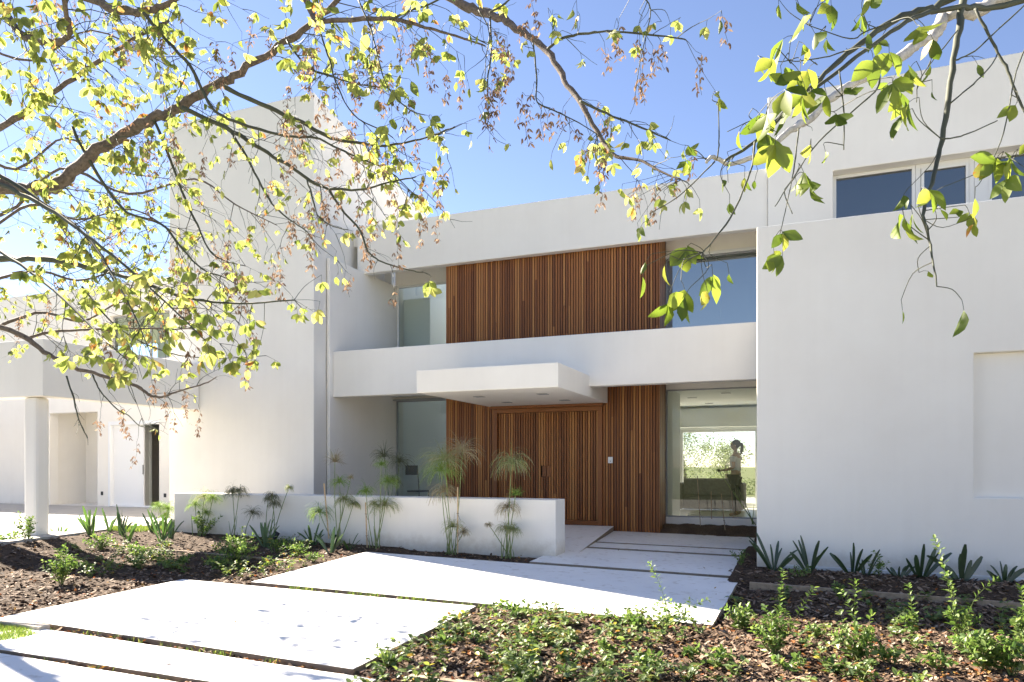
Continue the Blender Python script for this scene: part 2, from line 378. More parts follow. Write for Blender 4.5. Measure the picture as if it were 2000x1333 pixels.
# porch landing, one step up
PZ = -1.18
pf = [atZ(960, 1049, PZ), atZ(1128, 1057, PZ), atZ(1204, 1026.5, PZ), atY(1000, 1020, 14.03)]
porch = [(-5.6, pf[1].y), (pf[1].x, pf[1].y), (pf[2].x, 14.0), (-5.6, 14.0)]
b = MB(); b.prism(porch, -1.5, lambda x, y: gz(x, y) + (PZ - gz(x, 14.0)) * max(0, (y - pf[1].y) / (14.0 - pf[1].y)))
tag(b.build('paving_slab', M['conc'], bevel=.006), 'pale concrete landing slab at the foot of the wooden door', 'paving slab', 'concrete slabs of the entrance path')
SXY['P'] = porch
# garage forecourt
FZ = -1.2
fl = [atZ(-700, 1150, FZ), atZ(0, 1060, FZ), atZ(99, 1048, FZ), atZ(207, 1034, FZ), atZ(216, 1028, FZ)]
fpoly = [(-34, fl[0].y), (fl[0].x, fl[0].y), (fl[1].x, fl[1].y), (fl[2].x, fl[2].y), (fl[3].x, fl[3].y), (fl[4].x, fl[4].y), (-11.4, 11.35), (-9.3, 11.4), (-9.2, 12.06), (-13.06, 12.06), (-13.06, 15.55), (-34, 15.55)]
b = MB(); b.prism(fpoly, FZ - .15, FZ)
tag(b.build('driveway', M['drive']), kind='structure')
SXY['drive'] = fpoly
def inpoly(x, y, poly):
    c = False; n = len(poly); j = n - 1
    for i in range(n):
        xi, yi = poly[i]; xj, yj = poly[j]
        if (yi > y) != (yj > y) and x < (xj - xi) * (y - yi) / (yj - yi) + xi: c = not c
        j = i
    return c
def onslab(x, y): return any(inpoly(x, y, p) for p in SXY.values())

# mulch beds
from mathutils import noise as mnoise
CB = [gxy(700, 1300), gxy(930, 1178), gxy(1130, 1187), gxy(1395, 1212), gxy(1455, 1120), gxy(2050, 1150), gxy(2100, 1420), gxy(700, 1420)]
def dist_edge(x, y, poly):
    m = 9
    for i in range(len(poly)):
        a = Vector(poly[i]); c = Vector(poly[(i + 1) % len(poly)]); p = Vector((x, y)); ab = c - a
        t = max(0, min(1, (p - a).dot(ab) / ab.length_squared)); m = min(m, (p - a - ab * t).length)
    return m
YE = G(1187, 1037).y
def soil(x, y):
    z = gz(x, y) - .035
    if y > YE - .05: z += (-1.15 - gz(x, 14.2) + .035) * min(1, (y - YE + .05) / (14.6 - YE))
    return z + .02 * mnoise.noise(Vector((x * 5, y * 5, 1))) + .012 * mnoise.noise(Vector((x * 17, y * 17, 1)))
def bed(x, y):
    if x > -3.6 and y > 12.5 and x < -.5: return soil(x, y) - .06
    z = gz(x, y) - .055 + .025 * mnoise.noise(Vector((x * 1.3, y * 1.3, 0))) + .012 * mnoise.noise(Vector((x * 6, y * 6, 3)))
    if inpoly(x, y, CB): z += .045 * min(1, dist_edge(x, y, CB) / .45)
    if x > -3 and y > 9.4 and x > -.9: z += .12 * min(1, (y - 9.4) / .3)
    if x < -6.2 and y > 8.6: z += .03
    if x < -9:
        de = dist_edge(x, y, fpoly)
        if inpoly(x, y, fpoly): z = FZ - .05 - .1 * min(1, de / .2)
        elif de < 1.2: z = z + (FZ - .03 - z) * (1 - de / 1.2)
    if y > 13.2 and x > -3.3: z = max(z, -1.23 + .02 * mnoise.noise(Vector((x * 4, y * 4, 1))))
    return z
grid_sheet('mulch_bed', -18, 6.6, 3.6, 14.0, .12, bed, M['mulch'])
# dark soil under the big window
grid_sheet('soil_bed', -3.42, -.62, YE - .4, 14.69, .04, soil, M['soil'])
# bark chips
def chip(b, x, y, z, s, r):
    a = r.uniform(0, 6.28); ca, sa = math.cos(a), math.sin(a); L = s * r.uniform(.7, 1.5); W = s * r.uniform(.3, .6); t = r.uniform(-.5, .5); u = r.uniform(-.6, .6); h = s * .12
    P = [(-L, -W * .6), (-L * .3, -W), (L * .8, -W * .7), (L, W * .3), (L * .1, W), (-L * .9, W * .5)]
    top = []; bot = []
    for px, py in P:
        zz = px * t + py * u + L * abs(t) * .7
        X = x + px * ca - py * sa; Y = y + px * sa + py * ca
        top.append((X, Y, z + zz + h)); bot.append((X, Y, z + zz))
    b.add(top + bot, [(0, 1, 2, 3, 4, 5)] + [(i, i + 6, (i + 1) % 6 + 6, (i + 1) % 6) for i in range(6)])
b = MB(); r = random.Random(3); cnt = 0
while cnt < 30000:
    # denser near the camera
    px = r.uniform(-60, 2060); py = 1015 + (r.random() ** .8) * 345
    p = G(px, py, -.05); x, y = p.x, p.y
    if y > 13.9 or y < 4 or x < -17.5 or x > 6 or onslab(x, y): continue
    if -11.4 < x < -3.5 and 10.58 < y < 11.1: continue
    if x > -.63 and y > 10.45: continue
    if y > 11.2 and not (-3.35 < x < -.65 and y > YE): continue
    chip(b, x, y, soil(x, y) if y > 12.5 else bed(x, y), r.uniform(.012, .036) * (.7 if y > 12.5 else 1), r); cnt += 1
tag(b.build('bark_mulch', M['chips']), 'loose brown bark chips covering the planting beds', 'bark mulch', kind='stuff')

# ------------------------------------------------------------------ leaves
def leaflet(b, p, d, up, L, W, curl=.25, fold=.3, st=5, wob=0, r=None):
    """a pointed oval leaf from p along d; st stations"""
    d = Vector(d).normalized(); up = Vector(up); s = d.cross(up)
    if s.length < 1e-4: s = d.orthogonal()
    s.normalize(); nrm = s.cross(d).normalized()
    prof = {3: (0, 1, 0), 4: (0, .9, .85, 0), 5: (0, .72, 1, .62, 0), 7: (0, .5, .88, 1, .86, .5, 0)}[st]
    vs = []; fs = []; pos = Vector(p); dirn = d.copy(); n = nrm.copy(); step = L / (st - 1)
    for i in range(st):
        wv = W * .5 * prof[i]
        if wob and r: wv *= 1 + r.uniform(-wob, wob)
        if prof[i] == 0: vs.append(pos.copy())
        else: vs += [pos - s * wv + n * wv * fold, pos.copy(), pos + s * wv + n * wv * fold]
        a = curl / (st - 1); dirn, n = (dirn * math.cos(a) - n * math.sin(a)), (n * math.cos(a) + dirn * math.sin(a))
        pos = pos + dirn * step
    k = 1
    fs += [(0, 2, 1), (0, 3, 2)]
    for i in range(st - 3):
        o = 1 + i * 3
        fs += [(o, o + 1, o + 4, o + 3), (o + 1, o + 2, o + 5, o + 4)]
    o = 1 + (st - 3) * 3; t = o + 3
    fs += [(o, o + 1, t), (o + 1, o + 2, t)]
    b.add(vs, fs)
def rv(r, s=1): return Vector((r.gauss(0, s), r.gauss(0, s), r.gauss(0, s)))
def smooth_path(pts, sub=4):
    pts = [Vector(p) for p in pts]; out = []
    for i in range(len(pts) - 1):
        p0, p1, p2, p3 = pts[max(i - 1, 0)], pts[i], pts[i + 1], pts[min(i + 2, len(pts) - 1)]
        for k in range(sub):
            t = k / sub
            out.append(.5 * ((2 * p1) + (p2 - p0) * t + (2 * p0 - 5 * p1 + 4 * p2 - p3) * t * t + (3 * p1 - p0 - 3 * p2 + p3) * t ** 3))
    out.append(pts[-1]); return out

# ------------------------------------------------------------------ the house
XW = -9.15
house = empty('house', (-5, 14, -1.25), 'white modern two storey house with a wooden slat front and flat roof', 'house')
def hp(b, name, m, bevel=.014, smooth=False): return b.build(name, m, house, bevel=bevel, smooth=smooth)
Wm = M['wall']
# tall blank tower on the left
b = MB(); b.prism([(-13.02, 12.07), (XW, 12.07), (-10.7, 20.2), (-13.02, 20.2)], -1.6, 7.53); hp(b, 'tower', Wm)
# side wall of the entrance recess, parted from the tower by a joint
b = MB(); b.prism([(XW, 12.6), (XW, 15.6), (-9.7, 15.6), (-9.225, 12.6)], -1.6, 4.35); hp(b, 'side_wall', Wm)
# balcony parapet and floor
b = MB(); b.box(XW + .004, -.605, 12.7, 12.92, 1.445, 2.40); hp(b, 'balcony_parapet', Wm)
b = MB(); b.box(XW + .004, -.605, 12.92, 14.74, 1.66, 1.88); hp(b, 'balcony_floor', Wm)
# roof
b = MB(); b.box(-9.32, -.605, 13.85, 14.03, 4.31, 5.37); hp(b, 'roof_fascia', Wm)
b = MB(); b.box(-9.9, -.605, 14.03, 15.5, 5.0, 5.28); b.box(-6.99, -.605, 15.5, 21.0, 5.0, 5.28); b.box(-9.9, -6.99, 20.0, 21.0, 5.0, 5.28); hp(b, 'roof', Wm, 0)  # gap over the left hall added to let sky light in
# canopy over the door
b = MB(); b.box(-6.15, -3.6, 10.91, 14.03, 1.25, 1.645); can = hp(b, 'canopy', Wm)
for px, py in ((936, 775), (1060, 770), (990, 786), (1103, 782)):
    v = ray(px, py); p = v * (1.25 / v.z); s = .085
    b = MB(); b.box(p.x - s, p.x + s, p.y - s, p.y + s, 1.242, 1.2497); o = b.build('downlight', M['grey_frame'], house); o.parent = can; o.location = -Vector(can.location) * 0 - Vector(house.location) - Vector(can.location) + Vector(can.location)
    o.location = (0, 0, 0)
# wood cladding
WY = 14.05
def slats(b, x0, x1, z0, z1, y0, y1, pitch=.0555, holes=(), r=rng):
    n = max(1, int(round((x1 - x0) / pitch))); pt = (x1 - x0) / n
    for i in range(n):
        xa = x0 + i * pt + .0088; xb = x0 + (i + 1) * pt - .0088
        cuts = [z0]
        q = z0 + r.uniform(.3, 2.4)
        while r.random() < .3 and q < z1 - .3: cuts.append(q); q += r.uniform(1.2, 3.2)
        cuts.append(z1); yy = y0 + r.uniform(0, .006)
        for a, c in zip(cuts, cuts[1:]):
            seg = [(a, c - (.002 if c != z1 else 0))]
            for h in holes:
                if xb > h[0] and xa < h[1]:
                    ns = []
                    for s0, s1 in seg:
                        if s1 <= h[2] or s0 >= h[3]: ns.append((s0, s1)); continue
                        if s0 < h[2]: ns.append((s0, h[2]))
                        if s1 > h[3]: ns.append((h[3], s1))
                    seg = ns
            for s0, s1 in seg:
                if s1 - s0 > .01: b.box(xa, xb, yy, y1, s0, s1)
wxl = atY(870.5, 600, WY).x; wxr = atY(1286, 600, WY).x
b = MB(); slats(b, wxl, wxr, 1.9, 4.99, WY, WY + .035); cl = hp(b, 'upper_cladding', M['wood'], 0)
b = MB(); b.box(wxl + .01, wxr - .002, WY + .036, 14.72, 1.885, 4.995); o = b.build('backing_board', M['wood_back'], house); o.parent = cl; o.location = (0, 0, 0)
b = MB()
for i in range(9): b.box(wxr + .0, wxr + .02, WY + .02 + i * .075, WY + .09 + i * .075, 1.885, 4.99)
o = b.build('side_boards', M['wood'], house); o.parent = cl; o.location = (0, 0, 0)
dxl = atY(965, 900, WY).x; dxr = atY(1177, 900, WY).x; dzt = atY(1170, 794, WY).z; LZ = -1.36
b = MB(); slats(b, wxl, dxl, LZ, 1.655, WY, WY + .035); slats(b, dxr, wxr, LZ, 1.655, WY, WY + .035)
slats(b, dxl, dxr, dzt, 1.655, WY, WY + .035)
cl2 = hp(b, 'lower_cladding', M['wood'], 0)
b = MB(); b.box(wxl + .01, dxl - .001, WY + .036, 14.72, LZ - .05, 1.655); b.box(dxl - .001, dxr + .001, WY + .11, 14.72, LZ - .05, 1.655); b.box(dxr + .001, wxr - .002, WY + .036, 14.72, LZ - .05, 1.655)
o = b.build('backing_board', M['wood_back'], house); o.parent = cl2; o.location = (0, 0, 0)
b = MB()
for i in range(9): b.box(wxr + .0, wxr + .02, WY + .02 + i * .075, WY + .09 + i * .075, LZ, 1.655)
o = b.build('side_boards', M['wood'], house); o.parent = cl2; o.location = (0, 0, 0)
# entrance door: frame, leaf of slats, recessed pulls
fw = .085
b = MB(); fy0, fy1 = WY - .045, WY + .09
b.box(dxl, dxl + fw, fy0, fy1, PZ + .004, dzt); b.box(dxr - fw, dxr, fy0, fy1, PZ + .002, dzt)
b.box(dxl + fw, dxr - fw, fy0, fy1, dzt - fw, dzt); b.box(dxl + fw, dxr - fw, fy0 + .01, fy1, PZ + .002, PZ + .09)
door = hp(b, 'entrance_door', M['frame_wood'], .004)
b = MB(); b.box(dxl - .02, dxr + .04, WY - .14, WY - .046, dzt + .004, dzt + .055); o = b.build('door_hood', M['frame_wood'], house); o.parent = door; o.location = (0, 0, 0)
h0 = atY(1058, 932, WY); h1 = atY(1076, 910, WY)
hx0, hx1, hz0, hz1 = h0.x, h1.x, h0.z, h1.z
b = MB(); slats(b, dxl + fw + .004, dxr - fw - .004, PZ + .093, dzt - fw - .004, WY + .02, WY + .07, .0555, [(hx0, hx1, hz0, hz1)])
o = b.build('door_leaf', M['wood'], house); o.parent = door; o.location = (0, 0, 0)
b = MB(); mx_ = (hx0 + hx1) / 2
b.box(hx0 + .004, mx_ - .006, WY + .012, WY + .07, hz0 + .004, hz1 - .004); b.box(mx_ + .006, hx1 - .004, WY + .012, WY + .07, hz0 + .004, hz1 - .004)
o = b.build('handle', M['frame_wood'], house, bevel=.006); o.parent = door; o.location = (0, 0, 0)
# white intercom plate
c = atY(1192.5, 899, WY)
b = MB(); b.box(c.x - .047, c.x + .047, WY - .022, WY - .001, c.z - .062, c.z + .062); ip = hp(b, 'intercom', M['white_gloss'], .006)
b = MB(); b.box(c.x - .008, c.x + .008, WY - .026, WY - .0222, c.z - .03, c.z - .014); o = b.build('button', M['dark'], house); o.parent = ip; o.location = (0, 0, 0)

def sub(o, par):
    o.parent = par; o.location = -Vector(house.location) - Vector(par.location) if par is not house else -Vector(house.location)
    if par.parent is house: o.location = (0, 0, 0)
    return o
def window(x0, x1, y, z0, z1, gm, fr=M['white_pvc'], fwid=.05, dep=.06, bars=(), name='window'):
    b = MB(); b.box(x0, x0 + fwid, y, y + dep, z0, z1); b.box(x1 - fwid, x1, y, y + dep, z0, z1)
    b.box(x0 + fwid, x1 - fwid, y, y + dep, z1 - fwid, z1); b.box(x0 + fwid, x1 - fwid, y, y + dep, z0, z0 + fwid)
    for q in bars: b.box(q - fwid * .5, q + fwid * .5, y + .002, y + dep - .002, z0 + fwid, z1 - fwid)
    f = hp(b, name, fr, .004)
    b = MB(); xs_ = [x0 + fwid] + list(bars) + [x1 - fwid]
    yy = y + dep * .5
    b.add([(x0 + fwid * .5, yy, z0 + fwid * .5), (x1 - fwid * .5, yy, z0 + fwid * .5), (x1 - fwid * .5, yy, z1 - fwid * .5), (x0 + fwid * .5, yy, z1 - fwid * .5)], [(0, 1, 2, 3)])
    sub(b.build('pane', gm, house), f)
    return f
# right of the wood: lintels and tall windows
RX0, RX1 = wxr + .02, -.605
b = MB(); b.box(RX0, RX1, 14.75, 14.95, 4.23, 4.995); hp(b, 'upper_lintel', Wm)
b = MB(); b.box(RX0, RX1, 14.70, 14.80, 4.17, 4.229); hp(b, 'window_head', M['white_pvc'], .004)
window(RX0, RX1, 14.78, 1.89, 4.17, M['glass_sky'], M['grey_frame'], .02)
b = MB(); b.box(RX0, RX1, 14.75, 14.95, 1.54, 1.655); hp(b, 'lower_lintel', Wm)
window(RX0, RX1, 14.78, -1.02, 1.54, M['glass'], M['grey_frame'], .025)
b = MB(); b.box(RX0, RX1, 14.72, 14.95, -1.5, -1.02); hp(b, 'window_plinth', Wm)
# left of the wood
LX0, LX1 = XW + .002, wxl - .002
LYW = 15.2
b = MB(); b.box(LX0, LX1, LYW, LYW + .2, 4.34, 4.995); hp(b, 'upper_lintel', Wm)
window(LX0 + .03, LX1, LYW + .03, 1.9, 4.34, M['glass_hall'], M['white_pvc'], .05)
b = MB(); b.box(LX0, LX1, LYW, LYW + .2, 1.57, 1.655); hp(b, 'lower_lintel', Wm)
b = MB(); b.box(LX0 - .0, LX1, LYW - .12, LYW - .002, 1.565, 1.6); hp(b, 'window_head', M['grey_frame'], .004)
window(LX0 + .01, LX1, LYW + .03, -1.2, 1.57, M['glass_hall'], M['grey_frame'], .025)
b = MB(); b.box(wxl - .003, wxl + .2, 14.73, 15.45, -1.4, 4.99); hp(b, 'inner_return', M['inner'], 0)
b = MB(); b.box(LX0, -7.0, 12.95, LYW, -1.5, -1.22); hp(b, 'entrance_plinth', M['conc'], 0)

# rooms behind the glass
b = MB(); b.box(-9.6, -.61, 14.96, 21.0, -1.4, -1.12); hp(b, 'ground_floor', M['inner_floor'], 0)
b = MB(); b.box(-7.16, -.61, 15.42, 21.0, 1.62, 1.86); hp(b, 'ceiling', M['inner'], 0)
cl_ = []
b = MB(); b.box(-9.6, -.61, 14.96, 15.40, 1.662, 1.86); hp(b, 'ceiling_edge', M['inner'], 0)
b = MB(); b.box(-7.16, -.61, 15.3, 21.0, 4.45, 4.7); hp(b, 'ceiling', M['inner'], 0)
# lower right living room: wall behind the wood, back wall with a wide sliding window
b = MB(); b.box(RX0 - .2, RX0 - .0, 14.96, 16.55, -1.12, 1.62); hp(b, 'inner_wall', M['inner'], 0)
b = MB(); b.wall(-9.6, -.62, -1.119, 1.619, 20.3, 20.5, [(-6.0, -1.12, -1.05, 1.0)]); hp(b, 'inner_wall', M['inner'], 0)
b = MB(); b.box(-6.0, -5.94, 20.35, 20.45, -1.05, 1.0); b.box(-3.2, -3.1, 20.35, 20.45, -1.05, 1.0); b.box(-1.2, -1.12, 20.35, 20.45, -1.05, 1.0)
b.box(-6.0, -1.12, 20.33, 20.47, .93, 1.0); b.box(-6.0, -1.12, 20.33, 20.47, -1.05, -.98); hp(b, 'sliding_window', M['white_pvc'], 0)
b = MB(); b.box(-3.4, -1.0, 20.0, 20.28, 1.05, 1.55); hp(b, 'blind_box', M['inner'], 0)
for px, py in ((1352, 777), (1418, 768), (1385, 788)):
    v = ray(px, py); p = v * (1.62 / v.z); s = .1
    b = MB(); b.box(p.x - s, p.x + s, p.y - s * .7, p.y + s * .7, 1.61, 1.6195); hp(b, 'ceiling_light', M['grey_frame'], 0)
# left hall, lower and upper, under the light well added in the roof
b = MB(); b.box(-9.39, -7.16, 19.7, 19.8, -1.12, 1.62); hp(b, 'hall_wall', M['inner'], 0)
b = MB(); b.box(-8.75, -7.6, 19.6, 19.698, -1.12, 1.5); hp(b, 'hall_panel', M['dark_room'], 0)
b = MB(); b.box(-9.6, -9.4, 15.45, 19.8, -1.12, 1.619); hp(b, 'hall_wall', M['inner'], 0)
b = MB(); b.box(-7.15, -7.0, 15.46, 20.3, -1.12, 1.619); hp(b, 'hall_wall', M['inner'], 0)
b = MB(); b.box(-9.4, -7.16, 19.9, 20.0, 1.62, 5.3); hp(b, 'bedroom_wall', M['inner'], 0)
b = MB(); b.box(-9.6, -9.4, 15.45, 20.0, 1.62, 5.3); hp(b, 'bedroom_wall', M['inner'], 0)
b = MB(); b.box(-7.15, -7.0, 15.46, 20.0, 1.86, 5.0); hp(b, 'bedroom_wall', M['inner'], 0)
# inner door of the upper left room with its lever handle
hd = atY(779, 657, 15.6)
b = MB(); b.box(hd.x - .07, hd.x + .85, 15.62, 15.66, 1.87, 4.1); idr = hp(b, 'inner_door', M['inner'], .003)
b = MB(); b.box(hd.x - .02, hd.x + .02, 15.59, 15.618, hd.z - .14, hd.z + .14); b.box(hd.x, hd.x + .13, 15.56, 15.58, hd.z - .012, hd.z + .012); b.box(hd.x - .012, hd.x + .012, 15.56, 15.6, hd.z - .012, hd.z + .012)
sub(b.build('handle', M['steel'], house), idr)
# upper right room: wardrobe doors
b = MB(); b.box(RX0, RX1, 16.2, 16.3, 1.86, 4.45); hp(b, 'bedroom_wall', M['inner'], 0)
b = MB(); b.box(RX0 - .2, RX0, 14.96, 16.2, 1.86, 4.45); hp(b, 'bedroom_wall', M['inner'], 0)
b = MB(); q = RX0 + .3
while q < RX1 - .3: b.box(q, q + .62, 16.15, 16.198, 1.88, 3.9); q += .66
hp(b, 'wardrobe', M['inner'], .004)

# right block with a shallow niche
nx = atY(1902, 690, 10.5)
nb = atY(1897, 972, 10.5)
b = MB(); b.wall(-.6, 9.0, -1.8, 3.28, 10.5, 10.78, [(nx.x, 6.4, nb.z, nx.z)])
o = hp(b, 'right_block', Wm, .014)
b = MB(); b.box(-.598, 8.99, 10.64, 10.76, nb.z - .05, nx.z + .05)
b = MB(); b.box(nx.x - .05, 6.45, 10.6, 10.778, nb.z - .05, nx.z + .05)
sub(b.build('niche_back', Wm, house), o)
b = MB(); b.box(-.6, 9.0, 10.782, 13.79, -1.8, 3.1); hp(b, 'right_block_body', M['membrane'])
b = MB(); b.prism([(-.3, 10.44), (8.9, 10.44), (8.9, 10.497), (-.3, 10.497)], -1.8, lambda x, y: gz(x, y) + .115); sub(b.build('plinth', M['white_pvc'], house, bevel=.006), o)
# set back upper volume with a window band
UY = 13.8
wl = atY(1627, 334, UY)
b = MB(); b.wall(-.6, 9.0, 3.11, 6.62, UY, UY + .45, [(wl.x, 8.2, 3.2, wl.z)]); uv = hp(b, 'upper_volume', Wm)
b = MB(); b.box(-.6, 9.0, UY + .452, 21.0, -1.8, 3.1); b.box(-.6, 9.0, UY + .452, 21.0, 6.2, 6.45); b.box(-.6, -.4, UY + .452, 21, 3.1, 6.2); hp(b, 'upper_volume_body', Wm, 0)
WYU = UY + .24
a0, a1 = atY(1626, 600, WYU).x, atY(1788, 400, WYU).x
b0, b1 = a1 + .004, atY(1903, 400, WYU).x
c0, c1 = atY(1930, 400, WYU).x, 6.0
wt = wl.z - .005
window(a0 + .006, a1, WYU, 3.22, wt, M['glass_blue'], M['white_pvc'], .055)
fr_ = window(b0, b1, WYU, 3.22, wt, M['glass_blue'], M['white_pvc'], .075)
b = MB(); s0, s1, st_ = b0 + .08, b1 - .08, wt - .08
b.box(s0, s0 + .045, WYU - .02, WYU + .02, 3.3, st_); b.box(s1 - .045, s1, WYU - .02, WYU + .02, 3.3, st_); b.box(s0 + .045, s1 - .045, WYU - .02, WYU + .02, st_ - .045, st_)
sub(b.build('sash', M['white_pvc'], house, bevel=.004), fr_)
b = MB(); b.box(b1 + .002, c0 - .002, WYU - .01, WYU + .07, 3.22, wt); hp(b, 'window_mullion', M['white_pvc'], .004)
window(c0, c1, WYU, 3.22, wt, M['glass_blue'], M['white_pvc'], .055)
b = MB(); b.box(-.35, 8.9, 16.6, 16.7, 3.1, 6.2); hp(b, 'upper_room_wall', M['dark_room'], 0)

# garage wing on the left
GYW = 15.6
def gx_(px): return atY(px, 900, GYW).x
def gzz(py, px): return atY(px, py, GYW).z
al = (gx_(97), gx_(190), -1.3, gzz(806, 150))
dr = (gx_(213), gx_(310.5), FZ - .05, gzz(826, 260))
wn = (gx_(214), -13.1, gzz(703, 270), gzz(612, 270))
b = MB(); b.wall(-34, -13.03, -1.6, 5.42, GYW, GYW + .3, [al, dr, wn]); hp(b, 'garage_wall', Wm)
b = MB(); b.box(al[0] - .3, al[1] + .3, GYW + 1.3, GYW + 1.5, -1.4, al[3] + .3); b.box(al[0] - .3, al[0] - .1, GYW + .302, GYW + 1.3, -1.4, al[3] + .3)
b.box(al[1] + .1, al[1] + .3, GYW + .302, GYW + 1.3, -1.4, al[3] + .3); b.box(al[0] - .1, al[1] + .1, GYW + .302, GYW + 1.3, al[3] + .1, al[3] + .3); hp(b, 'alcove', Wm, 0)
b = MB(); b.box(al[0] - .3, al[1] + .1, GYW - .05, GYW + 1.3, -1.5, FZ - .003); hp(b, 'alcove_floor', M['conc'], 0)
# sliding garage door, half open
dm = gx_(275)
b = MB(); b.box(dr[0] + .06, dm, GYW + .1, GYW + .15, FZ + .05, dr[3] - .06); gd = hp(b, 'side_door', M['white_gloss'], .006)
b = MB(); b.box(dr[0] - .03, dr[0] + .06, GYW - .012, GYW + .2, FZ + .003, dr[3] + .05); b.box(dr[0] + .06, dr[1] - .0, GYW - .012, GYW + .2, dr[3] - .06, dr[3] + .05); b.box(dr[0] + .06, dr[1], GYW + .02, GYW + .2, FZ + .003, FZ + .05)
sub(b.build('door_frame', M['white_gloss'], house, bevel=.005), gd)
b = MB(); b.box(dm - .03, dm + .012, GYW + .07, GYW + .099, -.1 - .14, -.1 + .14); sub(b.build('handle', M['steel'], house), gd)
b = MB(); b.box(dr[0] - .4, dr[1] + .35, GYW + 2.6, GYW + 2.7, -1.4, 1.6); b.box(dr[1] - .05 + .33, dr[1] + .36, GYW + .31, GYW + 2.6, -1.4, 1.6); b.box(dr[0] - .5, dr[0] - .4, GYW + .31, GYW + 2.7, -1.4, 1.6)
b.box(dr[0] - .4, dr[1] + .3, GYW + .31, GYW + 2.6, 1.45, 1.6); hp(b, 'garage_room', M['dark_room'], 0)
b = MB(); b.box(dr[0] - .4, dr[1] + .3, GYW - .03, GYW + 2.6, -1.5, FZ - .004); hp(b, 'garage_floor', M['conc'], 0)
b = MB(); b.box(atY(262, 900, GYW + .7).x, atY(291, 900, GYW + .7).x, GYW + .7, GYW + .8, FZ, 1.45); hp(b, 'garage_partition', M['inner'], 0)
for px, py in ((199.5, 964), (322.5, 968)):
    p = atY(px, py, GYW); b = MB(); b.box(p.x - .045, p.x + .045, GYW - .014, GYW - .001, p.z - .055, p.z + .055); sk = hp(b, 'socket', M['dark'], .004)
    b = MB(); b.box(p.x - .02, p.x + .02, GYW - .018, GYW - .0145, p.z - .03, p.z + .03); sub(b.build('socket_lid', M['black_metal'], house), sk)
window(wn[0] + .01, wn[1] - .01, GYW + .12, wn[2], wn[3], M['glass'], M['grey_frame'], .05, bars=(gx_(287),))
b = MB(); b.box(wn[0] - .3, -13.03, GYW + 2.0, GYW + 2.1, 1.8, 4.6); hp(b, 'upper_room_wall', M['inner'], 0)
b = MB(); b.box(-34, -13.03, GYW + .31, 22, 5.0, 5.2); hp(b, 'garage_roof', Wm, 0)
# carport frame: two deep beams on a column
b = MB(); b.prism([(-34, 8.57), (-12.14, 8.57), (-12.14, 12.05), (-12.44, 12.05), (-12.44, 8.87), (-34, 8.87)], 1.21, 2.2); cp = hp(b, 'carport_beam', Wm)
b = MB(); b.box(-12.72, -12.4, 8.63, 8.89, -1.35, 1.208); hp(b, 'carport_column', Wm, .05)

# ------------------------------------------------------------------ low garden wall
c0 = atY(340, 963, 10.61).x
b = MB(); b.box(c0, -3.54, 10.61, 11.08, -1.7, -.52)
tag(b.build('garden_wall', M['wall'], bevel=.014), 'long low white garden wall standing in front of the entrance', 'garden wall')

# ------------------------------------------------------------------ bed edgings
def edging(name, pts, h, t, m, label, dz=0):
    b = MB()
    for (a, c) in zip(pts, pts[1:]):
        a = Vector((a[0], a[1])); c = Vector((c[0], c[1])); d = (c - a).normalized(); n = Vector((-d.y, d.x)) * t / 2
        b.prism([tuple(a - n), tuple(c - n), tuple(c + n), tuple(a + n)], lambda x, y: gz(x, y) - .15, lambda x, y: gz(x, y) + h + dz)
    return tag(b.build(name, m, bevel=.004), label, 'bed edging')
edging('bed_edging', [gxy(1464, 1137, .05), gxy(2060, 1183, .05)], .05, .045, M['edge'], 'timber board edging the bed of strap plants by the right wall')
edging('bed_edging', [gxy(800, 1321, .03), gxy(1060, 1352, .03)], .04, .06, M['edge'], 'short timber board at the bottom edge of the leafy bed')
edging('bed_edging', [gxy(80, 1050), gxy(310, 1072), gxy(600, 1097)], .0, .03, M['edge'], 'thin timber strip running through the left bark bed')
edging('curb', [gxy(-60, 1206), gxy(87, 1229)], .03, .11, M['curb'], 'short concrete kerb at the corner of the big foreground slab')

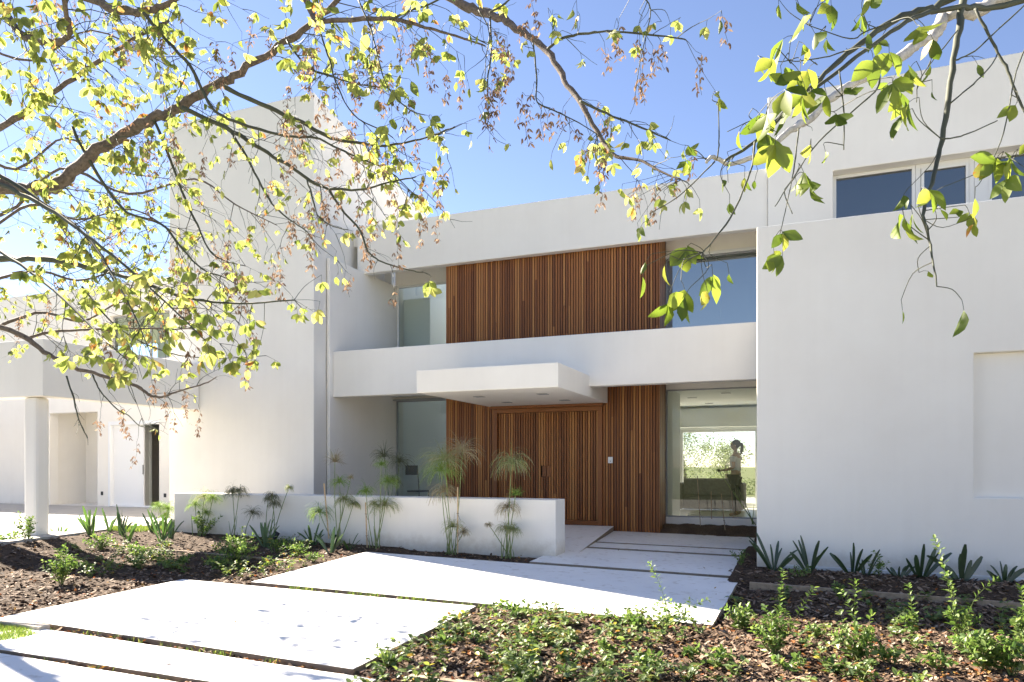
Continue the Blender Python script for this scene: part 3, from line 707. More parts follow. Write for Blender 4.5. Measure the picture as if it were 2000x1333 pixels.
# ------------------------------------------------------------------ plants
def shrub(px, py, hpx, wpx, label, n=9, seed=0, lsize=.04, tall=(), dz=-.05, m='shrub_leaf', group='leafy young shrubs in the beds', name='shrub'):
    lsize *= 1.5; r = random.Random(seed); base = G(px, py, dz)
    if base.x > -.7 and base.y > 10.2: base = base * (10.2 / base.y)
    if -11.4 < base.x < -3.4 and base.y > 10.4: base = base * (10.4 / base.y)
    base.z = bed(base.x, base.y); d = (base.x * -SN + base.y * CS)
    H = hpx * d / F; Wd = wpx * d / F * .5
    root = empty(name, base, label, 'shrub', group)
    sb, lb = MB(), MB()
    stems = []
    for i in range(n):
        a = r.uniform(0, 6.28); q = r.uniform(.1, 1) ** .7; top = Vector((math.cos(a) * Wd * q, math.sin(a) * Wd * q * .8, H * r.uniform(.45, .85) * (1.1 - .4 * q)))
        stems.append((top, r.uniform(.0, .3)))
    for tx, ty in tall:
        p = ray(tx, ty) * (d / 1.0); stems.append((Vector(p) - base, .25))
    for top, bend in stems:
        mid = top * .5 + Vector((0, 0, top.length * .12)) + rv(r, .02)
        path = smooth_path([Vector((0, 0, -.03)), mid, top], 5)
        L = sum((path[i + 1] - path[i]).length for i in range(len(path) - 1))
        sb.tube([base + p for p in path], [.0035 * (1 - .6 * i / len(path)) for i in range(len(path))], 4)
        k = max(3, int(L / (lsize * .55))); a0 = r.uniform(0, 3.1)
        for j in range(k):
            t = (j + .8) / k
            if t < .22: continue
            fi = t * (len(path) - 1); i0 = min(int(fi), len(path) - 2); p = path[i0].lerp(path[i0 + 1], fi - i0); tan = (path[i0 + 1] - path[i0]).normalized()
            for sgn in (0, math.pi):
                if r.random() < .1: continue
                a = a0 + j * 1.57 + sgn + r.uniform(-.3, .3); o1 = tan.orthogonal().normalized(); o2 = tan.cross(o1)
                out = o1 * math.cos(a) + o2 * math.sin(a)
                dd = (out * .8 + tan * r.uniform(.35, .9) + Vector((0, 0, .1)) + rv(r, .15)).normalized(); s = lsize * r.uniform(.7, 1.25) * (1.05 - .35 * t)
                leaflet(lb, base + p + out * .004, dd, tan + rv(r, .2), s, s * r.uniform(.48, .62), r.uniform(.1, .6), .25, 4)
    sb.build('stems', M['stem'], root); lb.build('foliage', M[m], root)
    return root

def straps(px, py, hpx, n, label, seed, dark=True, spread=.55, wid=.045, zf=bed):
    r = random.Random(seed); base = G(px, py, -.05)
    if base.x > -.7 and base.y > 10.22: base = base * (10.22 / base.y)
    if -11.4 < base.x < -3.4 and base.y > 10.42: base = base * (10.42 / base.y)
    base.z = zf(base.x, base.y); d = base.y * CS - base.x * SN; H = hpx * d / F
    b = MB()
    for i in range(n):
        fan = (i / (n - 1) - .5) * 2 if n > 1 else 0
        L = H * r.uniform(.7, 1.3) * (1.12 - .1 * abs(fan)); out = Vector((fan * spread + r.uniform(-.3, .3), r.uniform(-.35, .35), 1)).normalized()
        side = Vector((r.uniform(-.4, .4) + (.6 if dark else .8), r.uniform(-.7, .7), 0)); side = (side - out * side.dot(out)).normalized()
        p = base + Vector((fan * .03, r.uniform(-.03, .03), -.03)); st = 7; W = wid * r.uniform(.95, 1.45); vs = []; fs = []
        prof = (.55, .72, .9, 1, 1, .92, .42); dr_ = out.copy(); nn = side.cross(out); bend = r.uniform(.1, 1.1) * (.5 + abs(fan))
        hz_ = Vector((out.x, out.y, 0)); hz_ = hz_.normalized() if hz_.length > .01 else Vector((1, 0, 0))
        for k in range(st):
            w2 = W * .5 * prof[k]; vs += [p - side * w2 + nn * w2 * .35, p.copy(), p + side * w2 + nn * w2 * .35]
            dr_ = (dr_ + (hz_ - Vector((0, 0, .8))) * bend * .12 * (k / st)).normalized(); p = p + dr_ * L / (st - 1)
        for k in range(st - 1):
            o = k * 3; fs += [(o, o + 1, o + 4, o + 3), (o + 1, o + 2, o + 5, o + 4)]
        b.add(vs, fs)
    o = b.build('strap_leaf_plant', M['strap_dark' if dark else 'strap_lit'], origin=tuple(base), smooth=True)
    return tag(o, label, 'plant', 'strap leaved plants in the beds')

def papyrus(px, py, heads, label, seed, base_n=3, Y=None, lean=0, stem='reed', dz=-.05):
    """heads: (px, py, radius px, material, droop)"""
    r = random.Random(seed)
    if Y is None:
        base = G(px, py, dz)
        if -11.4 < base.x < -3.4 and base.y > 10.38: base = base * (10.38 / base.y)
        base.z = bed(base.x, base.y)
    else: base = atY(px, py, Y)
    d = base.y * CS - base.x * SN
    root = empty('papyrus', base, label, 'papyrus', 'papyrus clumps')
    sb = MB()
    for i, (hx, hy, rp, m, droop) in enumerate(heads):
        top = ray(hx, hy) * (d + r.uniform(-.12, .12)); b0 = base + Vector((r.uniform(-.07, .07), r.uniform(-.06, .06), -.03))
        mid = b0.lerp(top, .5) + Vector((r.uniform(-.03, .03), r.uniform(-.03, .03), 0))
        path = smooth_path([b0, mid, top], 5); sb.tube(path, [.0085 - .0035 * k / len(path) for k in range(len(path))], 5)
        Rr = rp * 1.18 * d / F; hb = MB(); ax = (top - mid).normalized(); nr = int(80 + Rr * 480)
        for k in range(nr):
            a = r.uniform(0, 6.28); el = r.uniform(-.15, 1.25) ; out = Vector((math.cos(a) * math.cos(el), math.sin(a) * math.cos(el), math.sin(el))) + ax * .25
            out.normalize(); p = top.copy(); dr_ = out.copy(); L = Rr * r.uniform(.7, 1.6); pts = [p.copy()]
            cv = rv(r, .12)
            for q in range(5):
                dr_ = (dr_ + Vector((0, 0, -droop)) * (q + 1) * .16 + cv * .5).normalized(); p = p + dr_ * L / 5; pts.append(p.copy())
            s = dr_.cross(Vector((0, 0, 1)) + rv(r, .4)); s = s.normalized() if s.length > .01 else Vector((1, 0, 0)); wd = .0033
            vs = []; 
            for q, pp in enumerate(pts):
                ww = wd * (1 - .1 * q); vs += [pp - s * ww, pp + s * ww]
            hb.add(vs, [(2 * q, 2 * q + 1, 2 * q + 3, 2 * q + 2) for q in range(5)])
        hb.build('umbel', M[m], root)
    for i in range(base_n):   # short dry sheaths and stubs
        b0 = base + Vector((r.uniform(-.1, .1), r.uniform(-.08, .08), -.03)); t = b0 + Vector((r.uniform(-.1, .1), r.uniform(-.06, .06), r.uniform(.12, .45)))
        sb.tube([b0, b0.lerp(t, .5) + rv(r, .01), t], [.008, .007, .003], 5)
    o = sb.build('stems', M[stem], root)
    return root

def fr(p):
    return p * (10.34 / p.y) if -11.4 < p.x < -3.4 and p.y > 10.34 else p
def cane(a, c, rad, label, m='bamboo', name='bamboo_stake', cat='stake', group='canes tied to the papyrus', ties=()):
    a, c = Vector(a), Vector(c); root = None
    b = MB(); n = 9; pts = []; rr = []
    for i in range(n):
        t = i / (n - 1)
        pts += [a.lerp(c, max(0, t - .006)), a.lerp(c, t), a.lerp(c, min(1, t + .006))]; rr += [rad, rad * 1.22, rad]
    pts[0] = a - (c - a).normalized() * .02; pts[-1] = c + (c - a).normalized() * .01
    b.tube(pts, rr, 7)
    o = b.build(name, M[m], origin=tuple(a)); tag(o, label, cat, group)
    for t in ties:
        b = MB(); p = a.lerp(c, t); b.tube([p + Vector((math.cos(q) * rad * 1.7, math.sin(q) * rad * 1.7, .004 * math.sin(q * 2))) for q in [i * .7 for i in range(10)]], .0035, 4); b.tube([p, p + Vector((.03, -.02, -.05)), p + Vector((.06, -.03, -.1))], .003, 4)
        k = b.build('tie', M['dark'], o); k.location = -Vector(a)
    return o

GR, DR, MX, DK = 'ray_green', 'ray_dry', 'ray_mix', 'ray_dark'
papyrus(318, 1037, [(311, 990, 14, GR, .9), (328, 995, 16, GR, .9), (322, 1008, 10, GR, .8)], 'small pale papyrus at the left end of the low wall', 1)
papyrus(390, 1044, [(399, 972, 19, MX, .9), (416, 974, 15, GR, .9), (381, 987, 14, GR, .9), (402, 1003, 11, GR, .7)], 'feathery papyrus clump with several heads near the left end of the low wall', 2)
papyrus(459, 1041, [(454, 961, 15, DK, 1.2), (467, 960, 16, DK, 1.2)], 'two bare papyrus stems with dark drooping heads rising just over the low wall', 3)
papyrus(483, 1047, [(493, 1003, 14, DK, .7)], 'short single stemmed papyrus with a dark round head', 4, 1)
papyrus(528, 1049, [(531, 969, 13, DK, 1.3), (536, 985, 12, DK, 1.3), (564, 953, 8, MX, 1.2), (524, 975, 10, DK, 1.3)], 'dry papyrus with one stem leaning right over the low wall', 5, 4)
papyrus(657, 1061, [(654, 903, 17, DR, .3), (663, 943, 16, GR, .8), (624, 1002, 22, GR, 1.1), (685, 934, 6, DR, .5), (671, 976, 19, MX, 1.1), (690, 985, 12, MX, 1.2)], 'tall papyrus with a grey puff head above a bright green one', 6, 4)
papyrus(733, 1063, [(715, 960, 17, GR, .9), (745, 909, 12, GR, .7), (757, 940, 19, GR, 1.0), (752, 988, 24, MX, 1.0), (731, 985, 12, MX, 1)], 'green papyrus clump with four heads beside a bamboo cane', 7, 5)
papyrus(880, 1078, [(868, 900, 36, MX, .8), (903, 884, 32, DR, .75), (866, 962, 26, DR, 1.0), (862, 920, 34, GR, .9), (884, 1030, 18, MX, .8), (905, 1040, 12, DR, .9)], 'tallest papyrus with two big brown feathery heads', 8, 7)
papyrus(991, 1085, [(999, 905, 33, MX, 1.15), (1007, 968, 12, GR, .1), (991, 992, 22, DR, 1.2), (988, 1034, 18, MX, 1.0), (955, 1026, 7, DR, .8), (1003, 1036, 15, MX, 1)], 'papyrus in front of the wooden door with one large drooping head', 9, 7)
papyrus(764, 1000, [(750, 893, 20, DK, .6), (780, 903, 22, DK, .9), (768, 940, 14, DK, .9)], 'dark papyrus standing in shade behind the low wall', 10, 4, Y=12.0)
# stems leaning under the big window
papyrus(1474, 1022, [(1404, 921, 4, DK, .5), (1432, 958, 3, DK, .5), (1440, 950, 3, DK, .5)], 'three bare dark papyrus stems leaning left under the big window', 11, 2, Y=14.3)

cane(fr(G(642, 1050)), D(633, 946, fr(G(642, 1050)).y * CS - fr(G(642, 1050)).x * SN), .011, 'slanting bamboo cane beside the tall grey headed papyrus', ties=(.55,))
cane(fr(G(717, 1068)), D(714, 983, fr(G(717, 1068)).y * CS - fr(G(717, 1068)).x * SN), .011, 'upright bamboo cane beside the green papyrus clump', ties=(.25, .75))
cane(fr(G(894, 1079)), D(894, 953, fr(G(894, 1079)).y * CS - fr(G(894, 1079)).x * SN), .010, 'upright bamboo cane beside the brown headed papyrus', ties=(.3, .6))
for (px, py, qx, qy, Y, lab, ti) in ((1368, 1026, 1362, 931, 14.2, 'reddish cane under the big window, leftmost of four', (.25, .62)), (1390, 1012, 1389, 961, 14.5, 'thin grey cane under the window, second from the left', ()),
                        (1416, 1034, 1409, 966, 14.1, 'cane with a dark loop tie under the window, third from the left', (.25, .75)), (1432, 1010, 1429, 958, 14.5, 'thin dark cane under the window, rightmost of four', (.3,))):
    cane(atY(px, py, Y), atY(qx, qy, Y), .008, lab, m='edge', group='canes under the big window', ties=ti)

# strap leaved plants along the right wall (in shade) and on the left (lit)
for i, (px, py, h, n, lab, sp, wd) in enumerate([
 (1511, 1116, 68, 9, 'dark strap leaved plant at the corner of the right wall', .75, .042),
 (1581, 1130, 62, 7, 'dark strap leaved plant, second along the right wall', .5, .042),
 (1664, 1130, 56, 6, 'dark strap leaved plant with broad upright blades, third along the right wall', .55, .055),
 (1692, 1122, 50, 4, 'small thin strap leaved plant between two broad ones by the right wall', .4, .025),
 (1757, 1124, 34, 6, 'low spreading strap leaved plant by the right wall', .95, .038),
 (1799, 1130, 62, 6, 'dark strap leaved plant with a long blade leaning left', .55, .055),
 (1877, 1139, 64, 7, 'broad bladed dark plant in front of the niche', .75, .056),
 (1961, 1133, 42, 8, 'dark strap leaved plant nearest the right edge', .85, .045)]):
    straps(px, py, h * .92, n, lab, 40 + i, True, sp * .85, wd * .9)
for i, (px, py, h, n, lab, dk) in enumerate([
 (118, 1052, 32, 4, 'small strap leaved plant just right of the column', False),
 (177, 1056, 42, 9, 'bright green strap leaved plant between column and low wall', False),
 (214, 1046, 32, 5, 'pale strap leaved plant by the edge of the driveway', False),
 (237, 1052, 42, 7, 'dark stemmed strap leaved plant beside the grass patch', True),
 (250, 1062, 40, 6, 'bright strap leaved plant in front of the grass patch', False),
 (298, 1046, 34, 6, 'strap leaved plant at the right edge of the grass patch', True),
 (316, 1062, 50, 8, 'tallest bright strap leaved plant, near the left end of the low wall', False),
 (333, 1056, 40, 4, 'dark strap leaved plant touching the left end of the low wall', True),
 (519, 1072, 42, 8, 'strap leaved plant under the dry leaning papyrus', False),
 (612, 1068, 34, 6, 'strap leaved plant between the two black spotlights', False),
 (647, 1082, 38, 6, 'glossy strap leaved plant beside the corner of the big slab', True),
 (684, 1077, 26, 3, 'few thin blades beside the second black spotlight', False)]):
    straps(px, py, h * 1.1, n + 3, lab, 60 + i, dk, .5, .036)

# shrubs
for i, (px, py, h, wd, n, tall, lab, ls) in enumerate([
 (1447, 1235, 78, 66, 12, (), 'bushy green shrub at the right end of the sunlit slab', .045),
 (1512, 1288, 120, 80, 18, ((1529, 1114), (1590, 1148)), 'shrub with one upright shoot and one long shoot leaning right', .042),
 (1672, 1300, 110, 80, 16, ((1670, 1132), (1640, 1150), (1700, 1200)), 'dense shrub in the middle of the right bed', .045),
 (1781, 1268, 85, 30, 5, ((1774, 1142),), 'slim shrub with a single leafy shoot in the right bed', .042),
 (1874, 1262, 90, 62, 9, ((1826, 1052), (1948, 1130), (1850, 1120)), 'shrub with two long arms reaching up in front of the right wall', .046),
 (1925, 1325, 95, 100, 20, (), 'large bushy shrub in the bottom right corner', .05),
 (1994, 1262, 80, 40, 8, ((1994, 1147),), 'tall shrub cut off by the right edge', .046),
 (1409, 1318, 52, 50, 10, (), 'low shrub at the bottom of the right bed', .045),
 (1590, 1256, 30, 46, 9, (), 'small low shrub between two taller ones', .04),
 (1628, 1322, 44, 34, 6, (), 'small shrub at the bottom edge, left of the dense shrub', .045),
 (1740, 1310, 48, 60, 11, (), 'low leafy shrub at the bottom edge beside the slim shrub', .045),
 (1830, 1318, 40, 50, 9, (), 'little shrub at the bottom edge left of the large bushy one', .045),
 (1313, 1214, 60, 70, 7, ((1268, 1100), (1383, 1172), (1350, 1170)), 'thin shrub with a tall curved shoot in front of the path', .042),
 (1262, 1325, 58, 60, 12, (), 'bright shrub at the bottom edge in the middle', .048),
 (1180, 1290, 36, 40, 8, (), 'small bright shrub in the middle bed', .042),
 (1350, 1300, 40, 50, 9, (), 'low shrub in the bed right of the middle', .045),
 (1640, 1180, 46, 40, 7, (), 'thin shaded shrub against the timber edging', .035),
 (1560, 1150, 30, 40, 7, (), 'tiny shaded shrub inside the timber edging', .03),
 (1716, 1142, 54, 40, 7, ((1706, 1076),), 'shaded shrub with an upright tip by the right wall', .034),
 (1447, 1120, 40, 36, 7, (), 'small grey green shrub at the foot of the wall corner', .032),
 (1975, 1330, 110, 70, 14, (), 'bushy shrub right in the corner, cut off by the right edge', .05),
 (1890, 1295, 60, 60, 12, (), 'shrub with pale leaves left of the corner shrubs', .048),
 (1545, 1325, 42, 60, 10, (), 'low pale shrub at the bottom edge below the shrub with one long shoot', .046),
 (1230, 1235, 34, 70, 10, (), 'low loose shrub at the edge of the sunlit slab', .042),
 (1010, 1215, 34, 80, 12, (), 'low bright shrub at the top corner of the middle bed', .042),
 (760, 1310, 34, 40, 9, (), 'low bright shrub at the left tip of the middle bed', .048),
 (870, 1270, 36, 50, 9, (), 'low bright shrub near the sloping edge of the big foreground slab', .045),
 (120, 1143, 72, 56, 12, ((130, 1070), (84, 1095)), 'leafy shrub in the sunlit left foreground', .045),
 (54, 1074, 60, 46, 9, ((36, 1001),), 'dark shrub with an upright shoot in front of the column', .045),
 (462, 1106, 70, 80, 14, ((474, 1030), (495, 1045)), 'wide bright shrub in front of the low wall', .045),
 (540, 1082, 24, 30, 5, (), 'tiny shrub below the dry leaning papyrus', .035),
 (578, 1092, 34, 44, 7, (), 'small shrub left of the corner of the big slab', .04),
 (612, 1102, 18, 34, 6, (), 'tiny bright shrub touching the edge of the big slab', .035),
 (398, 1050, 44, 66, 9, ((432, 1008),), 'dark leaved shrub at the foot of the papyrus clump', .045),
 (272, 1092, 36, 46, 9, (), 'low dark shrub in the shadow band of the left bed', .04),
 (195, 1076, 36, 60, 10, (), 'low wide dark shrub right of the column', .04),
 (340, 1110, 30, 70, 10, (), 'low creeping shrub in the shade of the left bed', .038),
 (425, 1110, 26, 60, 9, (), 'low creeping shrub beside the wide bright one', .038),
 (20, 1075, 34, 50, 9, (), 'dark shrub at the left edge', .045),
 (170, 1118, 20, 30, 5, (), 'seedling beside the leafy shrub in the left foreground', .035)]):
    if px < 700: h *= 1.25; wd *= 1.35; n = int(n * 1.6)
    if px > 700: wd *= 1.15; n = int(n * 1.2)
    shrub(px, py, h, wd, lab, n, 100 + i, ls, tall)

# creeping ground cover on the middle bed
b = MB(); sbm = MB(); r = random.Random(21); made = 0; tries = 0
while made < 185 and tries < 60000:
    tries += 1
    px = r.uniform(700, 2040); py = r.uniform(1165, 1350)
    p = G(px, py, .02)
    if not inpoly(p.x, p.y, CB): continue
    dens = .9 if px < 1300 else .22
    if py > 1250: dens *= .55
    if px < 830: dens *= .6
    dens *= max(0, .55 + 1.3 * mnoise.noise(Vector((p.x * 1.7, p.y * 2.1, 9))))
    if r.random() > dens: continue
    base = Vector((p.x, p.y, bed(p.x, p.y))); made += 1
    for s in range(r.randint(2, 4)):
        a = r.uniform(0, 6.28); L = r.uniform(.08, .22); tip = Vector((math.cos(a) * L * .8, math.sin(a) * L * .8, r.uniform(.04, .16)))
        path = smooth_path([base, base + tip * .5 + Vector((0, 0, .03)), base + tip], 3); sbm.tube(path, .0022, 3)
        k = r.randint(3, 5)
        for j in range(k):
            q = path[min(len(path) - 1, 1 + int(j / k * (len(path) - 1)))]
            for sg in (1, -1):
                o = Vector((-math.sin(a) * sg, math.cos(a) * sg, .35)) + rv(r, .35); sz = r.uniform(.04, .075)
                leaflet(b, q, o, Vector((0, 0, 1)) + rv(r, .3), sz, sz * .6, r.uniform(.1, .7), .25, 4)
made = 0
while made < 90:
    px = r.uniform(120, 620); py = r.uniform(1070, 1128)
    p = G(px, py, -.05)
    if onslab(p.x, p.y) or r.random() > .5 + 1.4 * mnoise.noise(Vector((p.x * 1.3, p.y * 1.9, 4))): continue
    base = Vector((p.x, p.y, bed(p.x, p.y))); made += 1
    for s_ in range(r.randint(2, 4)):
        a = r.uniform(0, 6.28); L = r.uniform(.08, .2); tip = Vector((math.cos(a) * L, math.sin(a) * L, r.uniform(.05, .2)))
        path = smooth_path([base, base + tip * .5 + Vector((0, 0, .03)), base + tip], 3); sbm.tube(path, .0022, 3)
        for q in path[1:]:
            for sg in (1, -1):
                o_ = Vector((-math.sin(a) * sg, math.cos(a) * sg, .35)) + rv(r, .35); sz = r.uniform(.035, .06)
                leaflet(b, q, o_, Vector((0, 0, 1)) + rv(r, .3), sz, sz * .6, r.uniform(.1, .7), .25, 4)
o = b.build('ground_cover', M['cover_leaf']); tag(o, 'creeping green ground cover over the bark in the beds', 'ground cover', kind='stuff')
k = sbm.build('runners', M['stem'], o)
# fallen leaves and grass tufts
b = MB(); r = random.Random(5)
for i in range(2600):
    px = r.uniform(-20, 2020); py = r.uniform(1075, 1345); p = G(px, py, 0)
    on = onslab(p.x, p.y)
    if on and r.random() < .965: continue
    if p.y > 9.6 and p.x > -1: continue
    z = gz(p.x, p.y) + .006 if on else bed(p.x, p.y) + .03
    a = r.uniform(0, 6.28); s = r.uniform(.02, .06) * (.7 if on else 1)
    leaflet(b, (p.x, p.y, z), (math.cos(a), math.sin(a), r.uniform(-.05, .35)), rv(r, .25) + Vector((0, 0, 1)), s, s * r.uniform(.5, .8), r.uniform(-.9, .9), r.uniform(-.3, .5), 5)
for k in ('A', 'F'):     # leaves gathered in the joint in front of the slab
    a0, a1 = Vector(SXY[k][0]), Vector(SXY[k][3])
    for i in range(60):
        t = r.random() ** 1.4; p = a0.lerp(a1, t) + Vector((r.uniform(-.05, .05), r.uniform(-.11, -.01))); an = r.uniform(0, 6.28); s = r.uniform(.03, .06)
        if onslab(p.x, p.y): continue
        leaflet(b, (p.x, p.y, bed(p.x, p.y) + r.uniform(.01, .04)), (math.cos(an), math.sin(an), r.uniform(-.1, .5)), rv(r, .4) + Vector((0, 0, 1)), s, s * .6, r.uniform(-.9, .9), .3, 5)
tag(b.build('fallen_leaves', M['litter']), 'scattered dry orange and brown fallen leaves on beds and slabs', 'fallen leaves', kind='stuff')
b = MB(); r = random.Random(6)
def tuft(x, y, z, h):
    for i in range(3):
        a = r.uniform(0, 6.28); t = Vector((math.cos(a) * h * .5, math.sin(a) * h * .5, h)); s = Vector((-math.sin(a), math.cos(a), 0)) * .003
        p = Vector((x, y, z)); m_ = p + t * .5 + Vector((0, 0, h * .15)); b.add([p - s, p + s, m_ + s * .8, m_ - s * .8, p + t], [(0, 1, 2, 3), (3, 2, 4)])
for poly, n, h in (([(-20, 1222), (20, 1224), (76, 1246), (40, 1256), (-20, 1262)], 1500, .05), ([(222, 1032), (300, 1024), (338, 1024), (336, 1040), (250, 1046), (215, 1044)], 2200, .06), ([(1100, 1058), (1132, 1058), (1116, 1066), (1098, 1068)], 300, .04)):
    for i in range(n):
        while True:
            px = r.uniform(min(q[0] for q in poly), max(q[0] for q in poly)); py = r.uniform(min(q[1] for q in poly), max(q[1] for q in poly))
            if inpoly(px, py, poly): break
        p = G(px, py, -.04); tuft(p.x, p.y, max(bed(p.x, p.y), gz(p.x, p.y) - .03) - .005, h * r.uniform(.6, 1.4))
for k, n in (('A', 40), ('B', 160), ('F', 30)):
    a0, a1 = Vector(SXY[k][0]), Vector(SXY[k][3])
    for i in range(n):
        c = r.choice((.15, .3, .42, .55, .68, .8)) + r.gauss(0, .03); p = a0.lerp(a1, max(0, min(1, c))) + Vector((r.uniform(-.03, .03), r.uniform(-.06, -.02)))
        tuft(p.x, p.y, bed(p.x, p.y), .07 * r.uniform(.5, 1.2))
tag(b.build('grass', M['grass']), 'short green grass in small patches between the paving', 'grass', kind='stuff')

# black garden spotlights
for px, py, lab, tilt in ((577, 1052, 'black cylindrical spotlight at the foot of the low wall, left one', .25), (709, 1056, 'black tilted spotlight at the foot of the low wall by the bamboo cane', -.5)):
    p = G(px, py, -.05); p.y = min(p.y, 10.42); p.z = bed(p.x, p.y); root = empty('garden_spotlight', p, lab, 'spotlight', 'black garden spotlights')
    d = Vector((tilt, .55, .85)).normalized(); b = MB(); c = p + Vector((0, 0, .07))
    b.tube([c - d * .09, c - d * .085, c + d * .09, c + d * .1], [.045, .055, .055, .058], 16); b.build('lamp_head', M['black_metal'], root, smooth=False)
    b = MB(); b.tube([p + Vector((0, 0, -.05)), c], .012, 8); b.build('spike', M['black_metal'], root)
    b = MB(); b.tube([c + d * .1005, c + d * .102], .05, 16); b.build('lens', M['grey_frame'], root)

# ------------------------------------------------------------------ the room: woman and sofa
def skin_body(name, joints, edges, radii, m, parent, sub=2):
    me = bpy.data.meshes.new(name); me.from_pydata(joints, edges, []); o = bpy.data.objects.new(name, me); col.objects.link(o)
    o.modifiers.new('skin', 'SKIN'); 
    for i, v in enumerate(me.skin_vertices[0].data): v.radius = radii[i] if isinstance(radii[i], tuple) else (radii[i], radii[i])
    me.skin_vertices[0].data[0].use_root = True
    s = o.modifiers.new('sub', 'SUBSURF'); s.levels = 1; s.render_levels = sub
    me.materials.append(m); o.parent = parent; return o
pf_ = atY(1437, 1000, 16.9); fz = -1.12
per = empty('person', (pf_.x, 16.9, fz), 'woman with a ponytail standing in profile behind the big window, facing left', 'person')
per.rotation_euler = (0, 0, R(-12))
# faces -X; x forward = negative
J = [(0, 0, .92), (0, 0, 1.06), (-.01, 0, 1.22), (0, 0, 1.36), (.0, 0, 1.43), (-.012, 0, 1.50),
     (.0, -.16, 1.35), (.01, -.20, 1.09), (-.19, -.12, 1.03), (.0, .16, 1.35), (.01, .20, 1.09), (-.19, .12, 1.05),
     (0, -.09, .86), (-.01, -.09, .48), (.03, -.09, .08), (-.12, -.09, .03), (0, .09, .86), (.03, .09, .48), (.06, .09, .08), (-.08, .09, .03)]
E_ = [(0, 1), (1, 2), (2, 3), (3, 4), (4, 5), (3, 6), (6, 7), (7, 8), (3, 9), (9, 10), (10, 11), (0, 12), (12, 13), (13, 14), (14, 15), (0, 16), (16, 17), (17, 18), (18, 19)]
RD = [(.13, .16), (.105, .13), (.115, .145), (.08, .11), .05, .05, .05, .038, .028, .05, .038, .028, .085, .058, .04, .035, .085, .058, .04, .035]
def torso():
    return skin_body('body', J, E_, RD, M['skin'], per)
torso()
JT = [(0, 0, .98), (0, 0, 1.08), (-.012, 0, 1.22), (0, 0, 1.35), (.0, -.165, 1.34), (.01, -.19, 1.2), (.0, .165, 1.34), (.01, .19, 1.2)]
skin_body('top', JT, [(0, 1), (1, 2), (2, 3), (3, 4), (4, 5), (3, 6), (6, 7)], [(.135, .165), (.115, .14), (.13, .155), (.09, .12), .062, .05, .062, .05], M['shirt'], per)
JP = [(0, 0, .95), (0, -.09, .84), (-.01, -.09, .48), (.03, -.09, .1), (0, .09, .84), (.03, .09, .48), (.06, .09, .1)]
skin_body('trousers', JP, [(0, 1), (1, 2), (2, 3), (0, 4), (4, 5), (5, 6)], [(.14, .17), .098, .068, .052, .098, .068, .052], M['trousers'], per)
def ell(b, c, r, n=14, k=10, f=None):
    vs = [];
    for i in range(k + 1):
        ph = math.pi * i / k
        for j in range(n):
            a = 2 * math.pi * j / n; p = Vector((math.sin(ph) * math.cos(a), math.sin(ph) * math.sin(a), math.cos(ph)))
            if f: p = f(p)
            vs.append((c[0] + p.x * r[0], c[1] + p.y * r[1], c[2] + p.z * r[2]))
    b.add(vs, [(i * n + j, (i + 1) * n + j, (i + 1) * n + (j + 1) % n, i * n + (j + 1) % n) for i in range(k) for j in range(n)])
def facef(p):
    q = p.copy()
    if p.x < 0:
        q.x *= 1.0 + .18 * math.exp(-((p.z + .12) / .16) ** 2) * math.exp(-(p.y / .25) ** 2)   # nose
        q.x *= 1.0 + .06 * math.exp(-((p.z + .48) / .1) ** 2) * math.exp(-(p.y / .4) ** 2)       # lips
        q.x *= 1.0 - .07 * math.exp(-((p.z - .08) / .1) ** 2) * math.exp(-(((abs(p.y) - .4)) / .2) ** 2)
    if p.z < -.3: q.x = q.x * (.9) - .06; q.y *= .82
    return q
b = MB(); ell(b, (-.02, 0, 1.585), (.092, .074, .118), 24, 20, facef)
for s in (-1, 1): ell(b, (.005, s * .075, 1.575), (.02, .01, .032), 8, 6)
h = b.build('head', M['skin'], smooth=True); h.parent = per; h.location = (0, 0, 0)
b = MB()
for s in (-1, 1): ell(b, (-.098, s * .03, 1.595), (.008, .013, .008), 8, 6)
e_ = b.build('eyes', M['dark'], smooth=True); e_.parent = h; e_.location = (0, 0, 0)
b = MB(); ell(b, (.012, 0, 1.618), (.098, .084, .1), 20, 14, lambda p: Vector((max(p.x, -.72), p.y, p.z)))
b.tube([Vector(p) for p in ((.09, 0, 1.63), (.125, 0, 1.62), (.14, 0, 1.55), (.125, 0, 1.45), (.11, 0, 1.36))], [.024, .034, .036, .028, .008], 10)
h2 = b.build('hair', M['hair'], smooth=True); h2.parent = per; h2.location = (0, 0, 0)
for s, hand in ((-1, (-.19, -.12, 1.03)), (1, (-.19, .12, 1.05))):
    pts = [hand]; ed = []; rd = [.024]
    hv = Vector(hand); pal = hv + Vector((-.05, 0, .0)); pts.append(tuple(pal)); ed.append((0, 1)); rd.append((.014, .034))
    for f_, (oy, L) in enumerate(((-.03, .06), (-.01, .072), (.01, .068), (.028, .052))):
        a = pal + Vector((-.04, oy, .0)); c_ = a + Vector((-L * .5, 0, -.012)); e2 = a + Vector((-L * .8, 0, -.04)); i0 = len(pts)
        pts += [tuple(a), tuple(c_), tuple(e2)]; ed += [(1, i0), (i0, i0 + 1), (i0 + 1, i0 + 2)]; rd += [.0085, .008, .0065]
    t0 = pal + Vector((.0, -s * .04, .0)); i0 = len(pts); pts += [tuple(t0), tuple(t0 + Vector((-.035, -s * .012, .01)))]; ed += [(1, i0), (i0, i0 + 1)]; rd += [.01, .008]
    skin_body('hand', pts, ed, rd, M['skin'], per, 1)
